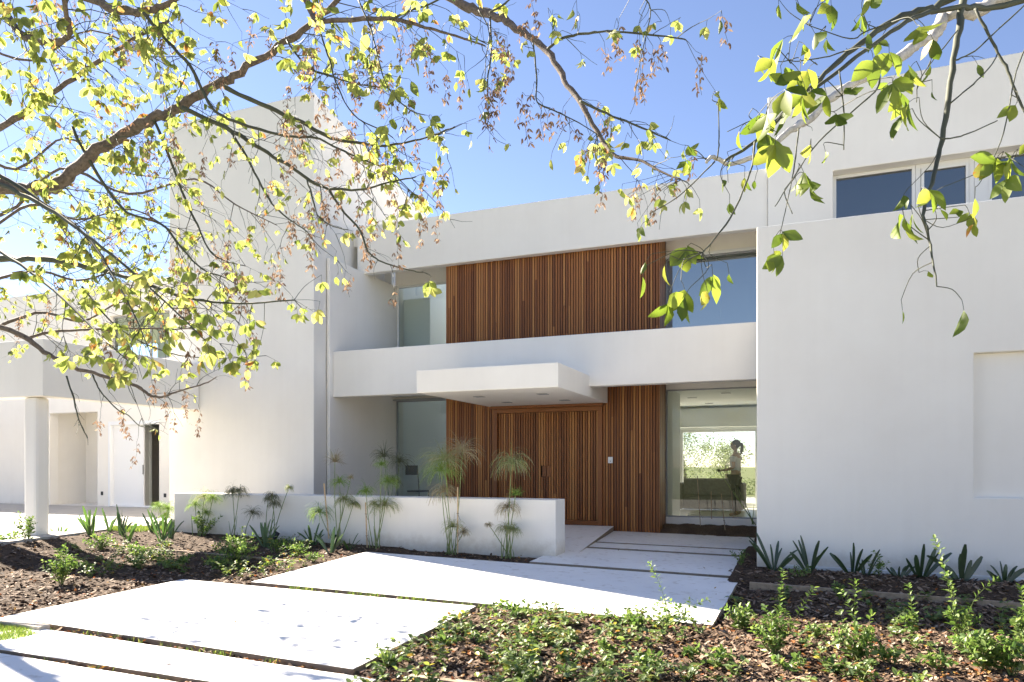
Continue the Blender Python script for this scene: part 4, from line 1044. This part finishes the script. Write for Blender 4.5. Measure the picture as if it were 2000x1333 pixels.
# grey sofa
b = MB(); sx = atY(1335, 900, 18.6).x; sxe = atY(1440, 900, 18.6).x
b = MB(); b.box(sx, sxe, 18.5, 19.4, -1.07, -.72); so_ = b.build('sofa', M['sofa'], origin=((sx + sxe) / 2, 19, -1.12), bevel=.04); tag(so_, 'low grey sofa standing inside the room behind the big window', 'sofa')
b = MB(); b.box(sx + .02, sxe - .02, 18.42, 18.64, -.72, -.3); o = b.build('backrest', M['sofa'], so_, bevel=.05)
nseat = 3
for i in range(nseat):
    wd = (sxe - sx - .08) / nseat; b = MB(); b.box(sx + .04 + i * wd, sx + .02 + (i + 1) * wd, 18.66, 19.38, -.718, -.56); b.build('seat_cushion', M['sofa'], so_, bevel=.04)
for x in (sx - .16, sxe + .0):
    b = MB(); b.box(x, x + .16, 18.45, 19.4, -1.07, -.42); b.build('armrest', M['sofa'], so_, bevel=.04)
# dark chair inside the left window
cx_ = atY(822, 960, 16.4)
ch = empty('chair', (cx_.x - .2, 16.4, -1.12), 'dark thin framed chair seen through the lower left window', 'chair')
bx = cx_.x - .2
b = MB(); b.box(bx - .27, bx + .27, 16.2, 16.7, -.66, -.62); b.build('seat', M['black_metal'], ch)
for sx_ in (-.26, .26):
    b = MB(); b.tube([(bx + sx_, 16.2, -1.12), (bx + sx_, 16.2, -.64), (bx + sx_ * .98, 16.12, .02)], .014, 6); b.build('leg', M['black_metal'], ch)
    b = MB(); b.tube([(bx + sx_, 16.7, -1.12), (bx + sx_, 16.7, -.64)], .014, 6); b.build('leg', M['black_metal'], ch)
b = MB(); b.box(bx - .26, bx + .26, 16.115, 16.14, -.22, .02); b.build('backrest', M['black_metal'], ch)

# ------------------------------------------------------------------ overhanging trees
class Tree:
    def __init__(s, label, base, trunk_pts, trunk_r, bark_m, leaf_m, seed, k=1.0):
        s.k = k; s.paths = []
        s.r = random.Random(seed); s.root = empty('maple_tree', base, label, 'tree', 'maples overhanging the entrance')
        b = MB(); b.tube(smooth_path(trunk_pts, 5), [trunk_r[0] + (trunk_r[1] - trunk_r[0]) * i / (len(trunk_pts) * 5 - 5) for i in range((len(trunk_pts) - 1) * 5 + 1)], 14)
        b.build('trunk', M[bark_m], s.root, smooth=True)
        s.bark = bark_m; s.leaf = leaf_m; s.tw = MB(); s.lf = MB(); s.sd = MB()
    def branch(s, pts, d0, d1, r0, r1, m=None, twigs=0, tl=(.15, .5), leaf=(.05, .085), dens=1., mesh=True, droop=.6, seeds=.0, tip=True, span=(0.05, 1.0)):
        """pts in photo pixels, d distance in metres, r radius in photo pixels"""
        n = len(pts); P = []
        for i, (x, y) in enumerate(pts):
            d = d0 + (d1 - d0) * i / (n - 1); P.append(D(x, y, d))
        path = smooth_path(P, 5); k = len(path); jit = [rv(s.r, 1) for _ in range(k)]
        rad = []
        for i in range(k):
            t = i / (k - 1); d = d0 + (d1 - d0) * t; rad.append((r0 + (r1 - r0) * t) * d / F * (1 + .12 * jit[i].x * .5))
        path2 = [p + j * rad[i] * .25 for i, (p, j) in enumerate(zip(path, jit))]
        s.paths += path2
        b = MB(); b.tube(path2, rad, 8 if r0 > 4 else 6); b.build('branch', M[m or s.bark], s.root, smooth=True)
        for i in range(twigs):
            t = s.r.uniform(*span); fi = t * (k - 1); i0 = min(int(fi), k - 2); p = path2[i0].lerp(path2[i0 + 1], fi - i0); tan = (path2[i0 + 1] - path2[i0]).normalized()
            s.twig(p, tan, s.r.uniform(*tl), leaf, dens, droop, seeds)
        if tip: s.twig(path2[-1], (path2[-1] - path2[-2]).normalized(), tl[0], leaf, dens, droop, seeds, tipdir=True)
        return path2
    def twig(s, p, tan, L, leaf, dens, droop, seeds, tipdir=False, lvl=0):
        r = s.r; v = rv(r, .8); v = v - tan * v.dot(tan); v = v.normalized() if v.length > .01 else tan.orthogonal()
        d = (tan * r.uniform(.5, 1.1) + v * (.2 if tipdir else .9) + Vector((0, 0, -.25 * droop))).normalized()
        pts = [p.copy()]; q = p.copy(); st = 6; ra = [max(.0016, .0012 + .005 * L)]
        for i in range(st):
            d = (d + rv(r, .14) + Vector((0, 0, -droop * .09))).normalized(); q = q + d * L / st; pts.append(q.copy()); ra.append(max(.0009, ra[0] * (1 - .75 * (i + 1) / st)))
        s.tw.tube(pts, ra, 4)
        if lvl == 0 and L > .25:
            for i in range(r.randint(1, 3)):
                j = r.randint(2, st); s.twig(pts[j], (pts[j] - pts[j - 1]).normalized(), L * r.uniform(.3, .6), leaf, dens, droop, seeds, lvl=1)
        if r.random() < seeds * .55: s.seeds(pts[-1], r.uniform(.08, .22))
        for j in range(2, st + 1):
            if r.random() < dens * (.31 if j < st else .76):
                s.cleaf(pts[j], r.uniform(*leaf), (pts[j] - pts[j - 1]).normalized())
    def cleaf(s, p, S, tan, n=None, petiole=None, spread=1.0):
        """compound leaf: a petiole and three to five hanging leaflets"""
        r = s.r; S = S * s.k; n = n or r.choice((1, 2, 3, 3, 3, 5)); st = 7 if S > .062 else 5
        pd = (tan * .4 + rv(r, .6) + Vector((0, 0, -.5))).normalized(); pl = petiole if petiole is not None else S * r.uniform(.3, .9)
        a = p + pd * pl * .5 + Vector((0, 0, pl * .05)); e = p + pd * pl + Vector((0, 0, -pl * .15))
        s.tw.tube([p, a, e], [.0011, .0010, .0009], 3)
        face = rv(r, 1); face = face.normalized()
        main = (pd * .5 + Vector((0, 0, -1.1)) + rv(r, .2)).normalized()
        side = main.cross(face); side = side.normalized() if side.length > .05 else main.orthogonal()
        up = side.cross(main)
        for i in range(n):
            if i == 0: d = main; base = e
            else:
                sg = 1 if i % 2 else -1; d = (main * .75 + side * sg * r.uniform(.5, .95) * spread + up * r.uniform(-.25, .25)).normalized(); base = e - main * .006 * (i // 2)
            sz = S * r.uniform(.78, 1.04)
            leaflet(s.lf, base, d, up + rv(r, .3), sz, sz * r.uniform(.42, .6), r.uniform(-.1, .9), r.uniform(.05, .5), st, .12, r)
    def seeds(s, p, L):
        """a hanging string of winged seeds"""
        r = s.r; n = max(3, int(L / .011))
        q = p.copy(); pts = [p.copy()]
        for i in range(4): q = q + Vector((r.uniform(-.015, .015), r.uniform(-.015, .015), -L / 4)); pts.append(q.copy())
        s.tw.tube(pts, .0009, 3)
        for i in range(n):
            t = r.random() ** .8 * 4; j = min(3, int(t)); c = pts[j].lerp(pts[j + 1], t - j) + Vector((r.uniform(-.02, .02), r.uniform(-.02, .02), 0)); a = r.uniform(0, 6.28)
            for sg in (1, -1):
                d = Vector((math.cos(a) * sg * .55, math.sin(a) * sg * .55, -.8)) + rv(r, .15); sz = r.uniform(.022, .034)
                leaflet(s.sd, c, d, rv(r, 1), sz, sz * .34, .4, .1, 4)
    def at(s, px, py, d, S, n=3, pet=.04, spread=1.):
        p = D(px, py - S * F / d * .5, d); s.join(p)
        s.cleaf(p, S, Vector((0, 0, -1)), n, pet, spread)
    def join(s, p):
        """a thin twig from the nearest branch to p"""
        q = min(s.paths, key=lambda a: (a - p).length + .5 * max(0, p.z - a.z)); m_ = (q + p) * .5 + rv(s.r, .015) + Vector((0, 0, .04 * (q - p).length))
        pts = smooth_path([q, m_, p], 4); s.tw.tube(pts, [.0017 - .0008 * i / len(pts) for i in range(len(pts))], 4)
    def seedat(s, px, py, d, lpx): p = D(px, py - lpx * .5, d); s.join(p); s.seeds(p, lpx * d / F)
    def done(s):
        tag(s.tw.build('twigs', M['twig'], s.root), kind='stuff')
        if s.lf.v: s.lf.build('foliage', M[s.leaf], s.root, smooth=True)
        if s.sd.v: tag(s.sd.build('seed_clusters', M['seed'], s.root), kind='stuff')

# --- left tree, near
def gp(p): return (p.x, p.y, gz(p.x, p.y) - .1)
tb = D(-430, 911, 5.0)
A = Tree('yellowing maple on the left whose branches hang across the sky', (tb.x, tb.y, gz(tb.x, tb.y)), [gp(tb), D(-432, 700, 5.0), D(-428, 480, 5.0), D(-440, 200, 5.0), D(-420, -150, 5.0)], (.17, .11), 'barkA', 'leafA', 11, .98)
A.branch([(-428, 470), (-200, 400), (-40, 372), (60, 370), (112, 362), (165, 315), (230, 270), (300, 231), (350, 211), (420, 166), (456, 150), (532, 100), (590, 60), (640, 20), (690, -30)], 5.0, 4.4, 15, 4.5, twigs=46, dens=.75, seeds=.25, span=(.2, 1))
A.branch([(357, 212), (455, 259), (500, 285), (560, 322), (627, 364), (700, 371), (754, 358), (812, 346)], 4.6, 4.2, 4.5, 1.3, 'twig', 20, (.12, .4), (.045, .075), .55, seeds=.45)
A.branch([(437, 171), (525, 210), (590, 240), (647, 270), (700, 279), (750, 285), (810, 275), (855, 262), (888, 248)], 4.5, 4.0, 4.5, 1.2, 'twig', 22, (.12, .35), (.04, .07), .6, seeds=.45)
A.branch([(395, 176), (420, 217), (470, 242), (560, 266), (616, 270), (660, 291), (720, 316), (765, 338), (800, 372)], 4.4, 4.0, 3.2, 1, 'twig', 16, (.12, .35), (.04, .07), .55, seeds=.45)
A.branch([(-430, 60), (-200, -120), (60, -60), (182, 0), (224, 18), (266, 25), (301, 19), (343, 0), (400, -40)], 5.0, 4.2, 11, 5, None, 20, dens=.8, seeds=.2, span=(.3, 1))
A.branch([(280, 26), (315, 66), (371, 130), (395, 176)], 4.3, 4.4, 3.5, 3, 'twig', 8, dens=.7, seeds=.3, tip=False)
A.branch([(-440, 160), (-200, -40), (-40, -30), (0, 12), (32, 60), (67, 82), (112, 82), (137, 62), (130, 30), (120, -30)], 5.0, 3.6, 9, 4.5, None, 20, dens=.85, seeds=.12, span=(.4, 1))
A.branch([(-430, 420), (-150, 300), (0, 252), (63, 210), (116, 172), (196, 119), (270, 70), (330, 40)], 5.0, 4.8, 8, 2.5, None, 32, dens=.8, seeds=.2, span=(.3, 1))
A.branch([(-430, 300), (-120, 310), (0, 361), (91, 406), (168, 459), (250, 525), (330, 597), (400, 664)], 5.0, 3.4, 6, 1.1, 'twig', 24, (.12, .4), (.05, .08), .75, seeds=.1, span=(.35, 1))
A.branch([(-430, 450), (-150, 500), (0, 509), (74, 505), (147, 516), (245, 540), (315, 565), (385, 586), (473, 593), (574, 586)], 5.0, 3.8, 8, 1.4, 'twig', 26, (.12, .4), (.045, .08), .7, seeds=.22, span=(.35, .85))
A.branch([(-430, 400), (-100, 430), (0, 491), (105, 568), (200, 660), (262, 715)], 5.0, 3.2, 5, .8, 'twig', 13, (.1, .3), (.05, .08), .85, span=(.4, 1))
A.branch([(-430, 330), (-60, 330), (87, 400), (168, 462), (215, 530), (255, 600), (290, 680)], 5.0, 3.4, 5, .8, 'twig', 15, (.1, .35), (.05, .08), .8, span=(.4, 1))
A.branch([(140, 250), (231, 400), (315, 438), (350, 480), (395, 526), (434, 540), (472, 562)], 4.8, 4.4, 3.2, .9, 'twig', 20, (.1, .35), (.04, .07), .6, seeds=.4)
A.branch([(300, 232), (367, 400), (388, 445), (410, 491), (440, 510), (480, 520)], 4.7, 4.5, 2.6, .8, 'twig', 14, (.1, .35), (.04, .065), .6, seeds=.4)
A.branch([(452, 259), (490, 322), (525, 389), (560, 425), (595, 449), (612, 470)], 4.5, 4.3, 2.6, 1, 'twig', 12, (.1, .3), (.04, .065), .45, seeds=.55)
A.branch([(600, 353), (614, 400), (621, 421), (645, 440), (680, 450)], 4.3, 4.1, 1.8, .8, 'twig', 5, (.08, .2), (.04, .06), .35, seeds=.5)
A.branch([(642, 372), (673, 416), (701, 448), (719, 491), (747, 512), (790, 526), (826, 533)], 4.3, 3.9, 2.6, 1.1, 'twig', 7, (.08, .22), (.04, .065), .3, seeds=.6, tip=False)
A.branch([(400, -60), (560, -50), (600, 8), (617, 44), (650, 42), (750, 37), (800, 46), (852, 60), (897, 73), (948, 90)], 4.2, 3.8, 7, 1.4, None, 22, (.12, .35), (.045, .075), .6, seeds=.5, span=(.3, 1))
A.branch([(765, 38), (800, 22), (850, 3), (900, -30)], 3.9, 3.8, 2.6, 1.6, 'twig', 5, (.1, .25), (.045, .07), .6, seeds=.3)
A.branch([(621, 49), (645, 122), (656, 161), (690, 224), (747, 256), (768, 270)], 4.1, 3.9, 2, .9, 'twig', 12, (.1, .3), (.045, .07), .55, seeds=.55)
A.branch([(560, 80), (600, 131), (650, 150), (691, 163), (742, 171)], 4.3, 4.0, 2.2, .9, 'twig', 10, (.1, .3), (.045, .075), .6, seeds=.5)
A.branch([(700, 0), (725, 60), (740, 120), (760, 175), (800, 215), (830, 225)], 4.0, 3.7, 1.8, .9, 'twig', 9, (.1, .25), (.05, .085), .65, seeds=.5)
# low twigs on the left, further away and sparser
A.branch([(-430, 520), (-160, 600), (21, 645), (84, 687), (140, 715), (196, 733), (266, 754), (290, 771), (315, 776), (350, 764), (399, 750), (423, 737)], 5.0, 5.2, 6, .9, 'barkA', 16, (.12, .4), (.04, .06), .22, seeds=.22, span=(.4, .9))
A.branch([(56, 660), (95, 649), (154, 645), (280, 642), (371, 642), (420, 621)], 5.2, 5.4, 3.2, .8, 'barkA', 20, (.12, .4), (.035, .055), .35, seeds=.3)
A.branch([(130, 735), (143, 778), (154, 820), (171, 856)], 4.9, 4.8, 1.8, .9, 'twig', 7, (.05, .16), (.04, .05), .05)
A.branch([(180, 731), (196, 764), (228, 799), (252, 813), (277, 834), (307, 826)], 4.9, 4.9, 1.5, .7, 'twig', 8, (.06, .18), (.04, .05), .06, seeds=.3)
A.branch([(160, 560), (230, 640), (330, 690), (430, 700), (520, 695)], 4.6, 4.4, 1.6, .7, 'twig', 8, (.08, .2), (.045, .065), .4, seeds=.1, span=(.0, .7))
# limb that crosses the middle of the sky
A.branch([(-420, -150), (-100, -420), (400, -330), (740, -110), (887, 0), (940, 21), (971, 33), (1020, 63), (1069, 98), (1104, 158), (1132, 200), (1174, 270), (1202, 305), (1248, 313), (1290, 335), (1330, 352)], 5.0, 3.4, 12, 1.5, None, 12, (.1, .3), (.045, .07), .5, seeds=.4, span=(.55, 1))
A.branch([(1069, 97), (1100, 76), (1150, 65), (1200, 62), (1300, 72), (1340, 78)], 3.5, 3.3, 3, 1.2, 'twig', 7, (.1, .25), (.045, .065), .35, seeds=.5)
A.branch([(1132, 198), (1185, 222), (1245, 246), (1290, 266), (1310, 275)], 3.45, 3.3, 2.6, 1, 'twig', 8, (.1, .25), (.045, .07), .6, seeds=.3)
A.branch([(957, 33), (959, 105), (952, 158), (954, 228), (950, 250)], 3.6, 3.5, 2, .8, 'twig', 4, (.08, .2), (.04, .06), .25, seeds=.8)
A.branch([(1042, 85), (1048, 157), (1050, 200), (1090, 220), (1130, 240), (1165, 262)], 3.5, 3.4, 1.8, .9, 'twig', 6, (.08, .2), (.04, .06), .3, seeds=.8)
A.branch([(935, 20), (955, 60), (950, 110), (945, 180)], 3.6, 3.5, 1.4, .7, 'twig', 3, (.08, .2), (.045, .06), .4, seeds=.6)
A.branch([(1240, -20), (1270, 20), (1250, 120), (1240, 190)], 3.3, 3.3, 1.4, .7, 'twig', 4, (.08, .2), (.045, .06), .3, seeds=.8)
A.branch([(955, 25), (985, 8), (1010, -20)], 3.6, 3.6, 2, 1.6, 'twig', 2, (.1, .2), (.045, .065), .5, tip=False)
for (x, y, S, n) in [(905, 62, .06, 2), (895, 22, .06, 3), (942, 62, .055, 2), (972, 78, .05, 2), (1030, 92, .05, 3), (1070, 28, .06, 3), (1088, 55, .05, 3), (1098, 70, .05, 2), (1126, 22, .1, 1), (1028, 90, .05, 2),
                     (1205, 46, .05, 2), (1255, 42, .05, 2), (1292, 55, .06, 3), (1310, 62, .06, 3), (880, 60, .05, 2), (1140, 292, .06, 3), (1133, 322, .07, 1), (1140, 340, .06, 2), (1165, 336, .055, 1), (1170, 352, .05, 1),
                     (1193, 262, .055, 3), (1212, 240, .05, 2), (1226, 272, .06, 3), (1242, 332, .05, 3), (1272, 272, .05, 3), (1304, 285, .05, 3), (1216, 372, .06, 3), (1226, 392, .055, 3), (1241, 402, .07, 2), (1290, 372, .06, 3),
                     (1300, 392, .055, 2), (1338, 392, .06, 3), (1366, 402, .06, 3), (1280, 388, .06, 3), (1322, 348, .05, 3), (1245, 446, .05, 1), (1080, 308, .07, 1), (998, 298, .06, 1), (1398, 192, .06, 2)]:
    A.at(x, y, 3.4, S, n)
for (x, y, L) in [(960, 235, 120), (953, 190, 70), (1030, 262, 50), (1062, 232, 80), (1040, 205, 50), (1075, 240, 60), (1100, 235, 50), (1250, 140, 110), (1255, 165, 60), (1210, 70, 70), (1212, 92, 40), (1180, 112, 60), (1035, 25, 90), (1030, 60, 40), (990, 110, 80), (975, 82, 50), (1275, 120, 60), (1290, 110, 50),
                  (600, 487, 100), (610, 460, 60), (563, 472, 40), (700, 420, 70), (722, 500, 60), (707, 470, 60), (660, 400, 50), (690, 225, 80), (640, 200, 70), (655, 165, 50), (610, 160, 60), (740, 130, 90), (748, 92, 50), (805, 95, 60), (783, 75, 50), (432, 145, 60), (420, 150, 40), (455, 110, 50), (395, 320, 50), (340, 290, 60), (300, 410, 50),
                  (450, 505, 70), (470, 570, 80), (462, 545, 60), (480, 590, 50), (360, 605, 50), (345, 600, 40), (690, 320, 60), (720, 300, 60), (560, 330, 40), (590, 120, 60), (565, 190, 60), (555, 250, 50), (590, 270, 50)]:
    A.seedat(x, y, 3.5 if x > 850 else 4.2, L)
for (x, y, S, n) in [(845, 555, .07, 5), (838, 565, .08, 3), (600, 610, .06, 3), (580, 615, .06, 3), (625, 600, .06, 2), (505, 695, .07, 2), (490, 660, .07, 2), (478, 655, .06, 1), (455, 682, .05, 1), (628, 548, .06, 3), (805, 130, .1, 1), (790, 150, .1, 2), (730, 80, .1, 1), (795, 170, .09, 1)]:
    A.at(x, y, 3.9, S, n)
A.done()

# --- left tree, far: fills the lower left with small leaves and dapples the slabs
tb = D(-260, 911, 10.5)
A2 = Tree('second yellowing maple further back on the left, with small leaves', (tb.x, tb.y, gz(tb.x, tb.y)), [gp(tb), D(-262, 800, 10.5), D(-255, 650, 10.5), D(-270, 430, 10.5), D(-230, 150, 10.5)], (.16, .07), 'barkA', 'leafA', 23)
for pts, d1, tw in [
    ([(-258, 620), (-100, 575), (60, 530), (150, 548), (240, 530), (330, 560)], 10.0, 30), ([(-262, 500), (-60, 470), (60, 400), (150, 430), (260, 410), (360, 470)], 10.2, 32),
    ([(-255, 660), (-80, 660), (70, 612), (160, 628), (240, 590), (300, 620)], 10.5, 26), ([(-268, 420), (-90, 300), (30, 330), (130, 270), (220, 330), (330, 350)], 10.4, 32),
    ([(-245, 240), (-80, 90), (60, 120), (180, 60), (330, 130)], 10.2, 26), ([(-262, 470), (0, 420), (120, 330), (250, 380), (380, 350), (460, 400), (540, 440)], 9.8, 30)]:
    A2.branch(pts, 10.5, d1, 4, .8, None, tw, (.3, .9), (.06, .1), .6, seeds=.3, droop=.4, span=(.25, 1))
A2.done()

# --- right tree, close to the camera
tb = D(2750, 911, 3.1)
B = Tree('green maple on the right with pale bark and large leaves close to the camera', (tb.x, tb.y, gz(tb.x, tb.y)), [gp(tb), D(2752, 500, 3.1), D(2740, 100, 3.1), D(2760, -500, 3.1)], (.13, .07), 'barkB', 'leafB', 31, 1.03)
B.branch([(2742, 150), (2500, -60), (2200, -90), (1968, -2), (1900, 20), (1842, 36), (1822, 70), (1780, 96), (1720, 132), (1640, 180), (1584, 228), (1544, 256), (1488, 300), (1428, 320), (1392, 308), (1380, 318)], 3.1, 2.6, 16, 3, 'barkB', 5, (.06, .15), (.05, .07), .3, tip=False, span=(.4, 1))
B.branch([(2740, 0), (2400, -200), (2050, -120), (1860, -2), (1792, 24), (1740, 44), (1668, 96), (1600, 156), (1540, 212), (1476, 276), (1420, 312), (1418, 314)], 3.1, 2.3, 10, 1.8, 'twig', 5, (.06, .16), (.055, .08), .6, tip=False, span=(.45, .9))
B.branch([(2740, 60), (2300, -60), (1960, 10), (1880, 16), (1800, 30), (1720, 76), (1600, 168), (1504, 244), (1500, 247)], 3.1, 2.3, 7, 2, 'twig', 3, (.06, .16), (.055, .08), .6, tip=False, span=(.5, .9))
B.branch([(1474, 278), (1470, 320), (1460, 350), (1432, 416), (1395, 468), (1372, 494)], 2.35, 2.15, 2.2, 1.4, 'twig', 0, tip=False)
B.branch([(2740, -120), (2300, -300), (1900, -120), (1880, 0), (1872, 60), (1856, 160), (1840, 272), (1824, 344), (1804, 412), (1812, 452), (1820, 500), (1830, 560)], 3.1, 2.1, 9, 1.2, 'twig', 0, tip=False)
B.branch([(1905, 18), (1912, 32), (1944, 92), (1968, 140), (1992, 198), (2020, 260)], 2.6, 2.5, 3, 2.2, 'twig', 1, (.06, .12), (.055, .07), .4)
B.branch([(1856, 202), (1900, 165), (1936, 128), (1948, 106)], 2.4, 2.5, 1.5, 1.2, 'twig', 0, tip=False)
B.branch([(1838, 272), (1870, 268), (1904, 256), (1948, 236)], 2.25, 2.3, 1.6, 1, 'twig', 0, tip=False)
B.branch([(1866, 118), (1904, 100), (1960, 48), (2010, 2)], 2.45, 2.6, 1.6, 1.4, 'twig', 1, (.05, .1), (.05, .07), .3, tip=False)
B.branch([(1716, 138), (1714, 172), (1672, 212), (1600, 276), (1544, 356), (1514, 404)], 2.6, 2.4, 1.8, 1, 'twig', 0, tip=False)
B.branch([(1640, 138), (1648, 224), (1648, 293)], 2.4, 2.4, 1.6, 1, 'twig', 0, tip=False)
B.branch([(1560, 250), (1552, 320), (1546, 352), (1532, 376), (1548, 418)], 2.6, 2.4, 1.5, .9, 'twig', 0, tip=False)
B.branch([(1400, 312), (1404, 285), (1404, 240), (1402, 200)], 2.6, 2.6, 1.6, .9, 'twig', 0, tip=False)
B.branch([(1396, 316), (1360, 352), (1320, 388), (1268, 418)], 2.6, 2.7, 1.5, .7, 'twig', 3, (.05, .1), (.05, .06), .4, tip=False)
B.branch([(1500, 246), (1480, 232), (1420, 258)], 2.35, 2.4, 1.2, .8, 'twig', 0, tip=False)
B.branch([(1740, 44), (1690, 62), (1660, 76), (1580, 50)], 2.4, 2.4, 1.6, 1, 'twig', 0, tip=False)
B.branch([(1660, 96), (1620, 110), (1560, 120), (1540, 118)], 2.4, 2.35, 1.4, .9, 'twig', 0, tip=False)
B.branch([(1870, 60), (1800, 150), (1790, 200)], 2.45, 2.4, 1.3, .8, 'twig', 0, tip=False)
B.branch([(2010, 80), (1985, 140), (1960, 260), (1930, 330)], 2.4, 2.2, 1.6, .9, 'twig', 0, tip=False)
B.branch([(1546, 356), (1530, 430), (1520, 470)], 2.4, 2.3, 1.0, .7, 'twig', 0, tip=False)
for (x, y, S, n, d) in [
    (1575, 55, .085, 3, 2.3), (1622, 20, .085, 3, 2.3), (1690, 8, .08, 3, 2.3), (1668, 62, .075, 3, 2.4), (1700, 60, .06, 1, 2.4), (1548, 98, .09, 2, 2.3), (1580, 70, .07, 2, 2.35), (1516, 122, .085, 3, 2.25), (1524, 158, .09, 3, 2.25), (1560, 100, .06, 2, 2.3),
    (1562, 168, .09, 3, 2.3), (1572, 198, .095, 3, 2.3), (1592, 146, .08, 3, 2.35), (1610, 196, .085, 2, 2.35), (1500, 232, .095, 3, 2.2), (1530, 206, .09, 3, 2.25), (1548, 236, .085, 2, 2.3), (1470, 238, .085, 3, 2.3), (1455, 260, .06, 2, 2.3), (1518, 292, .1, 3, 2.2), (1505, 268, .09, 2, 2.2),
    (1480, 130, .07, 1, 2.4), (1600, 80, .05, 2, 2.4), (1702, 125, .085, 2, 2.3), (1736, 114, .09, 3, 2.3), (1792, 78, .09, 3, 2.3), (1812, 84, .08, 2, 2.3), (1742, 178, .085, 3, 2.25), (1760, 190, .07, 2, 2.25), (1790, 150, .095, 3, 2.25), (1795, 226, .11, 3, 2.2), (1782, 240, .085, 1, 2.2), (1820, 128, .07, 2, 2.35), (1820, 168, .04, 1, 2.4),
    (1642, 208, .07, 2, 2.4), (1622, 240, .075, 3, 2.4), (1584, 292, .07, 2, 2.4), (1608, 300, .06, 1, 2.4), (1560, 342, .075, 3, 2.35), (1578, 370, .08, 3, 2.35), (1552, 362, .06, 2, 2.35), (1605, 8, .07, 2, 2.4), (1550, 5, .07, 2, 2.4), (1960, 325, .085, 3, 2.1), (1988, 322, .09, 3, 2.1), (1972, 362, .08, 3, 2.1), (1995, 350, .08, 2, 2.1), (1930, 330, .095, 2, 2.15), (1990, 215, .07, 2, 2.3),
    (1842, 385, .06, 1, 2.2), (1905, 388, .07, 1, 2.2), (1780, 385, .07, 2, 2.2), (1800, 395, .085, 3, 2.15), (1762, 440, .1, 3, 2.1), (1778, 425, .075, 2, 2.1), (1825, 425, .06, 1, 2.2), (1885, 418, .055, 3, 2.3), (1872, 440, .05, 2, 2.3), (1900, 440, .05, 2, 2.3), (1525, 470, .07, 3, 2.3), (1510, 495, .07, 3, 2.3), (1530, 500, .07, 2, 2.3),
    (1350, 500, .075, 5, 2.15), (1310, 525, .075, 1, 2.1), (1263, 540, .065, 1, 2.15), (1275, 510, .045, 1, 2.2), (1390, 545, .085, 3, 2.15), (1330, 575, .08, 2, 2.1), (1308, 600, .085, 3, 2.1), (1350, 590, .09, 3, 2.1), (1375, 570, .07, 2, 2.1), (1420, 530, .05, 1, 2.2),
    (1760, 602, .05, 1, 2.3), (1878, 614, .085, 1, 2.1), (1795, 545, .04, 1, 2.3), (1395, 192, .05, 2, 2.6), (1520, 12, .05, 2, 2.5), (1335, 320, .05, 3, 2.6), (1410, 345, .05, 2, 2.5), (1425, 395, .05, 2, 2.4), (1420, 310, .045, 2, 2.5), (1455, 340, .05, 2, 2.4), (1480, 345, .045, 1, 2.5)]:
    B.at(x, y, d, S, n, pet=.03)
B.done()

# ------------------------------------------------------------------ garden behind the house, seen through the rooms
r = random.Random(77)
for i, (x, y, h, lab) in enumerate([(-9.5, 33, 3.6, 'leafy tree behind the house, left one seen through the rooms'), (-5.5, 36, 3.2, 'yellow green tree behind the house, seen beside the window bar'), (-3.0, 31, 2.5, 'low rounded tree behind the house, seen left of the woman'), (-.5, 37, 3.7, 'tall tree behind the house, seen right of the woman')]):
    z0 = gz(x, y) - .16; root = empty('garden_tree', (x, y, z0), lab, 'tree', 'trees behind the house'); b = MB()
    b.tube([(x, y, z0), (x + .1, y, z0 + h * .3), (x, y, z0 + h * .6)], [.14, .1, .05], 8); b.build('trunk', M['barkA'], root)
    b = MB()
    for c in range(60):
        cc = Vector((r.gauss(0, h * .2), r.gauss(0, h * .2), h * r.uniform(.3, .95)))
        for k in range(60):
            p = Vector((x, y, z0)) + cc + rv(r, h * .055); s = r.uniform(.05, .1); leaflet(b, p, rv(r, 1), rv(r, 1), s, s * .6, .3, .2, 4)
    b.build('crown', M['far_leaf'], root)
b = MB()
for i in range(9000):
    x = r.uniform(-16, 6); p = Vector((x, 39 + r.uniform(-.4, .4), gz(x, 30) - .16 + r.uniform(0, .75))); s = r.uniform(.06, .12)
    leaflet(b, p, rv(r, 1), rv(r, 1), s, s * .6, .3, .2, 4)
tag(b.build('hedge', M['far_leaf']), 'clipped green hedge at the back of the garden seen through the rooms', 'hedge')
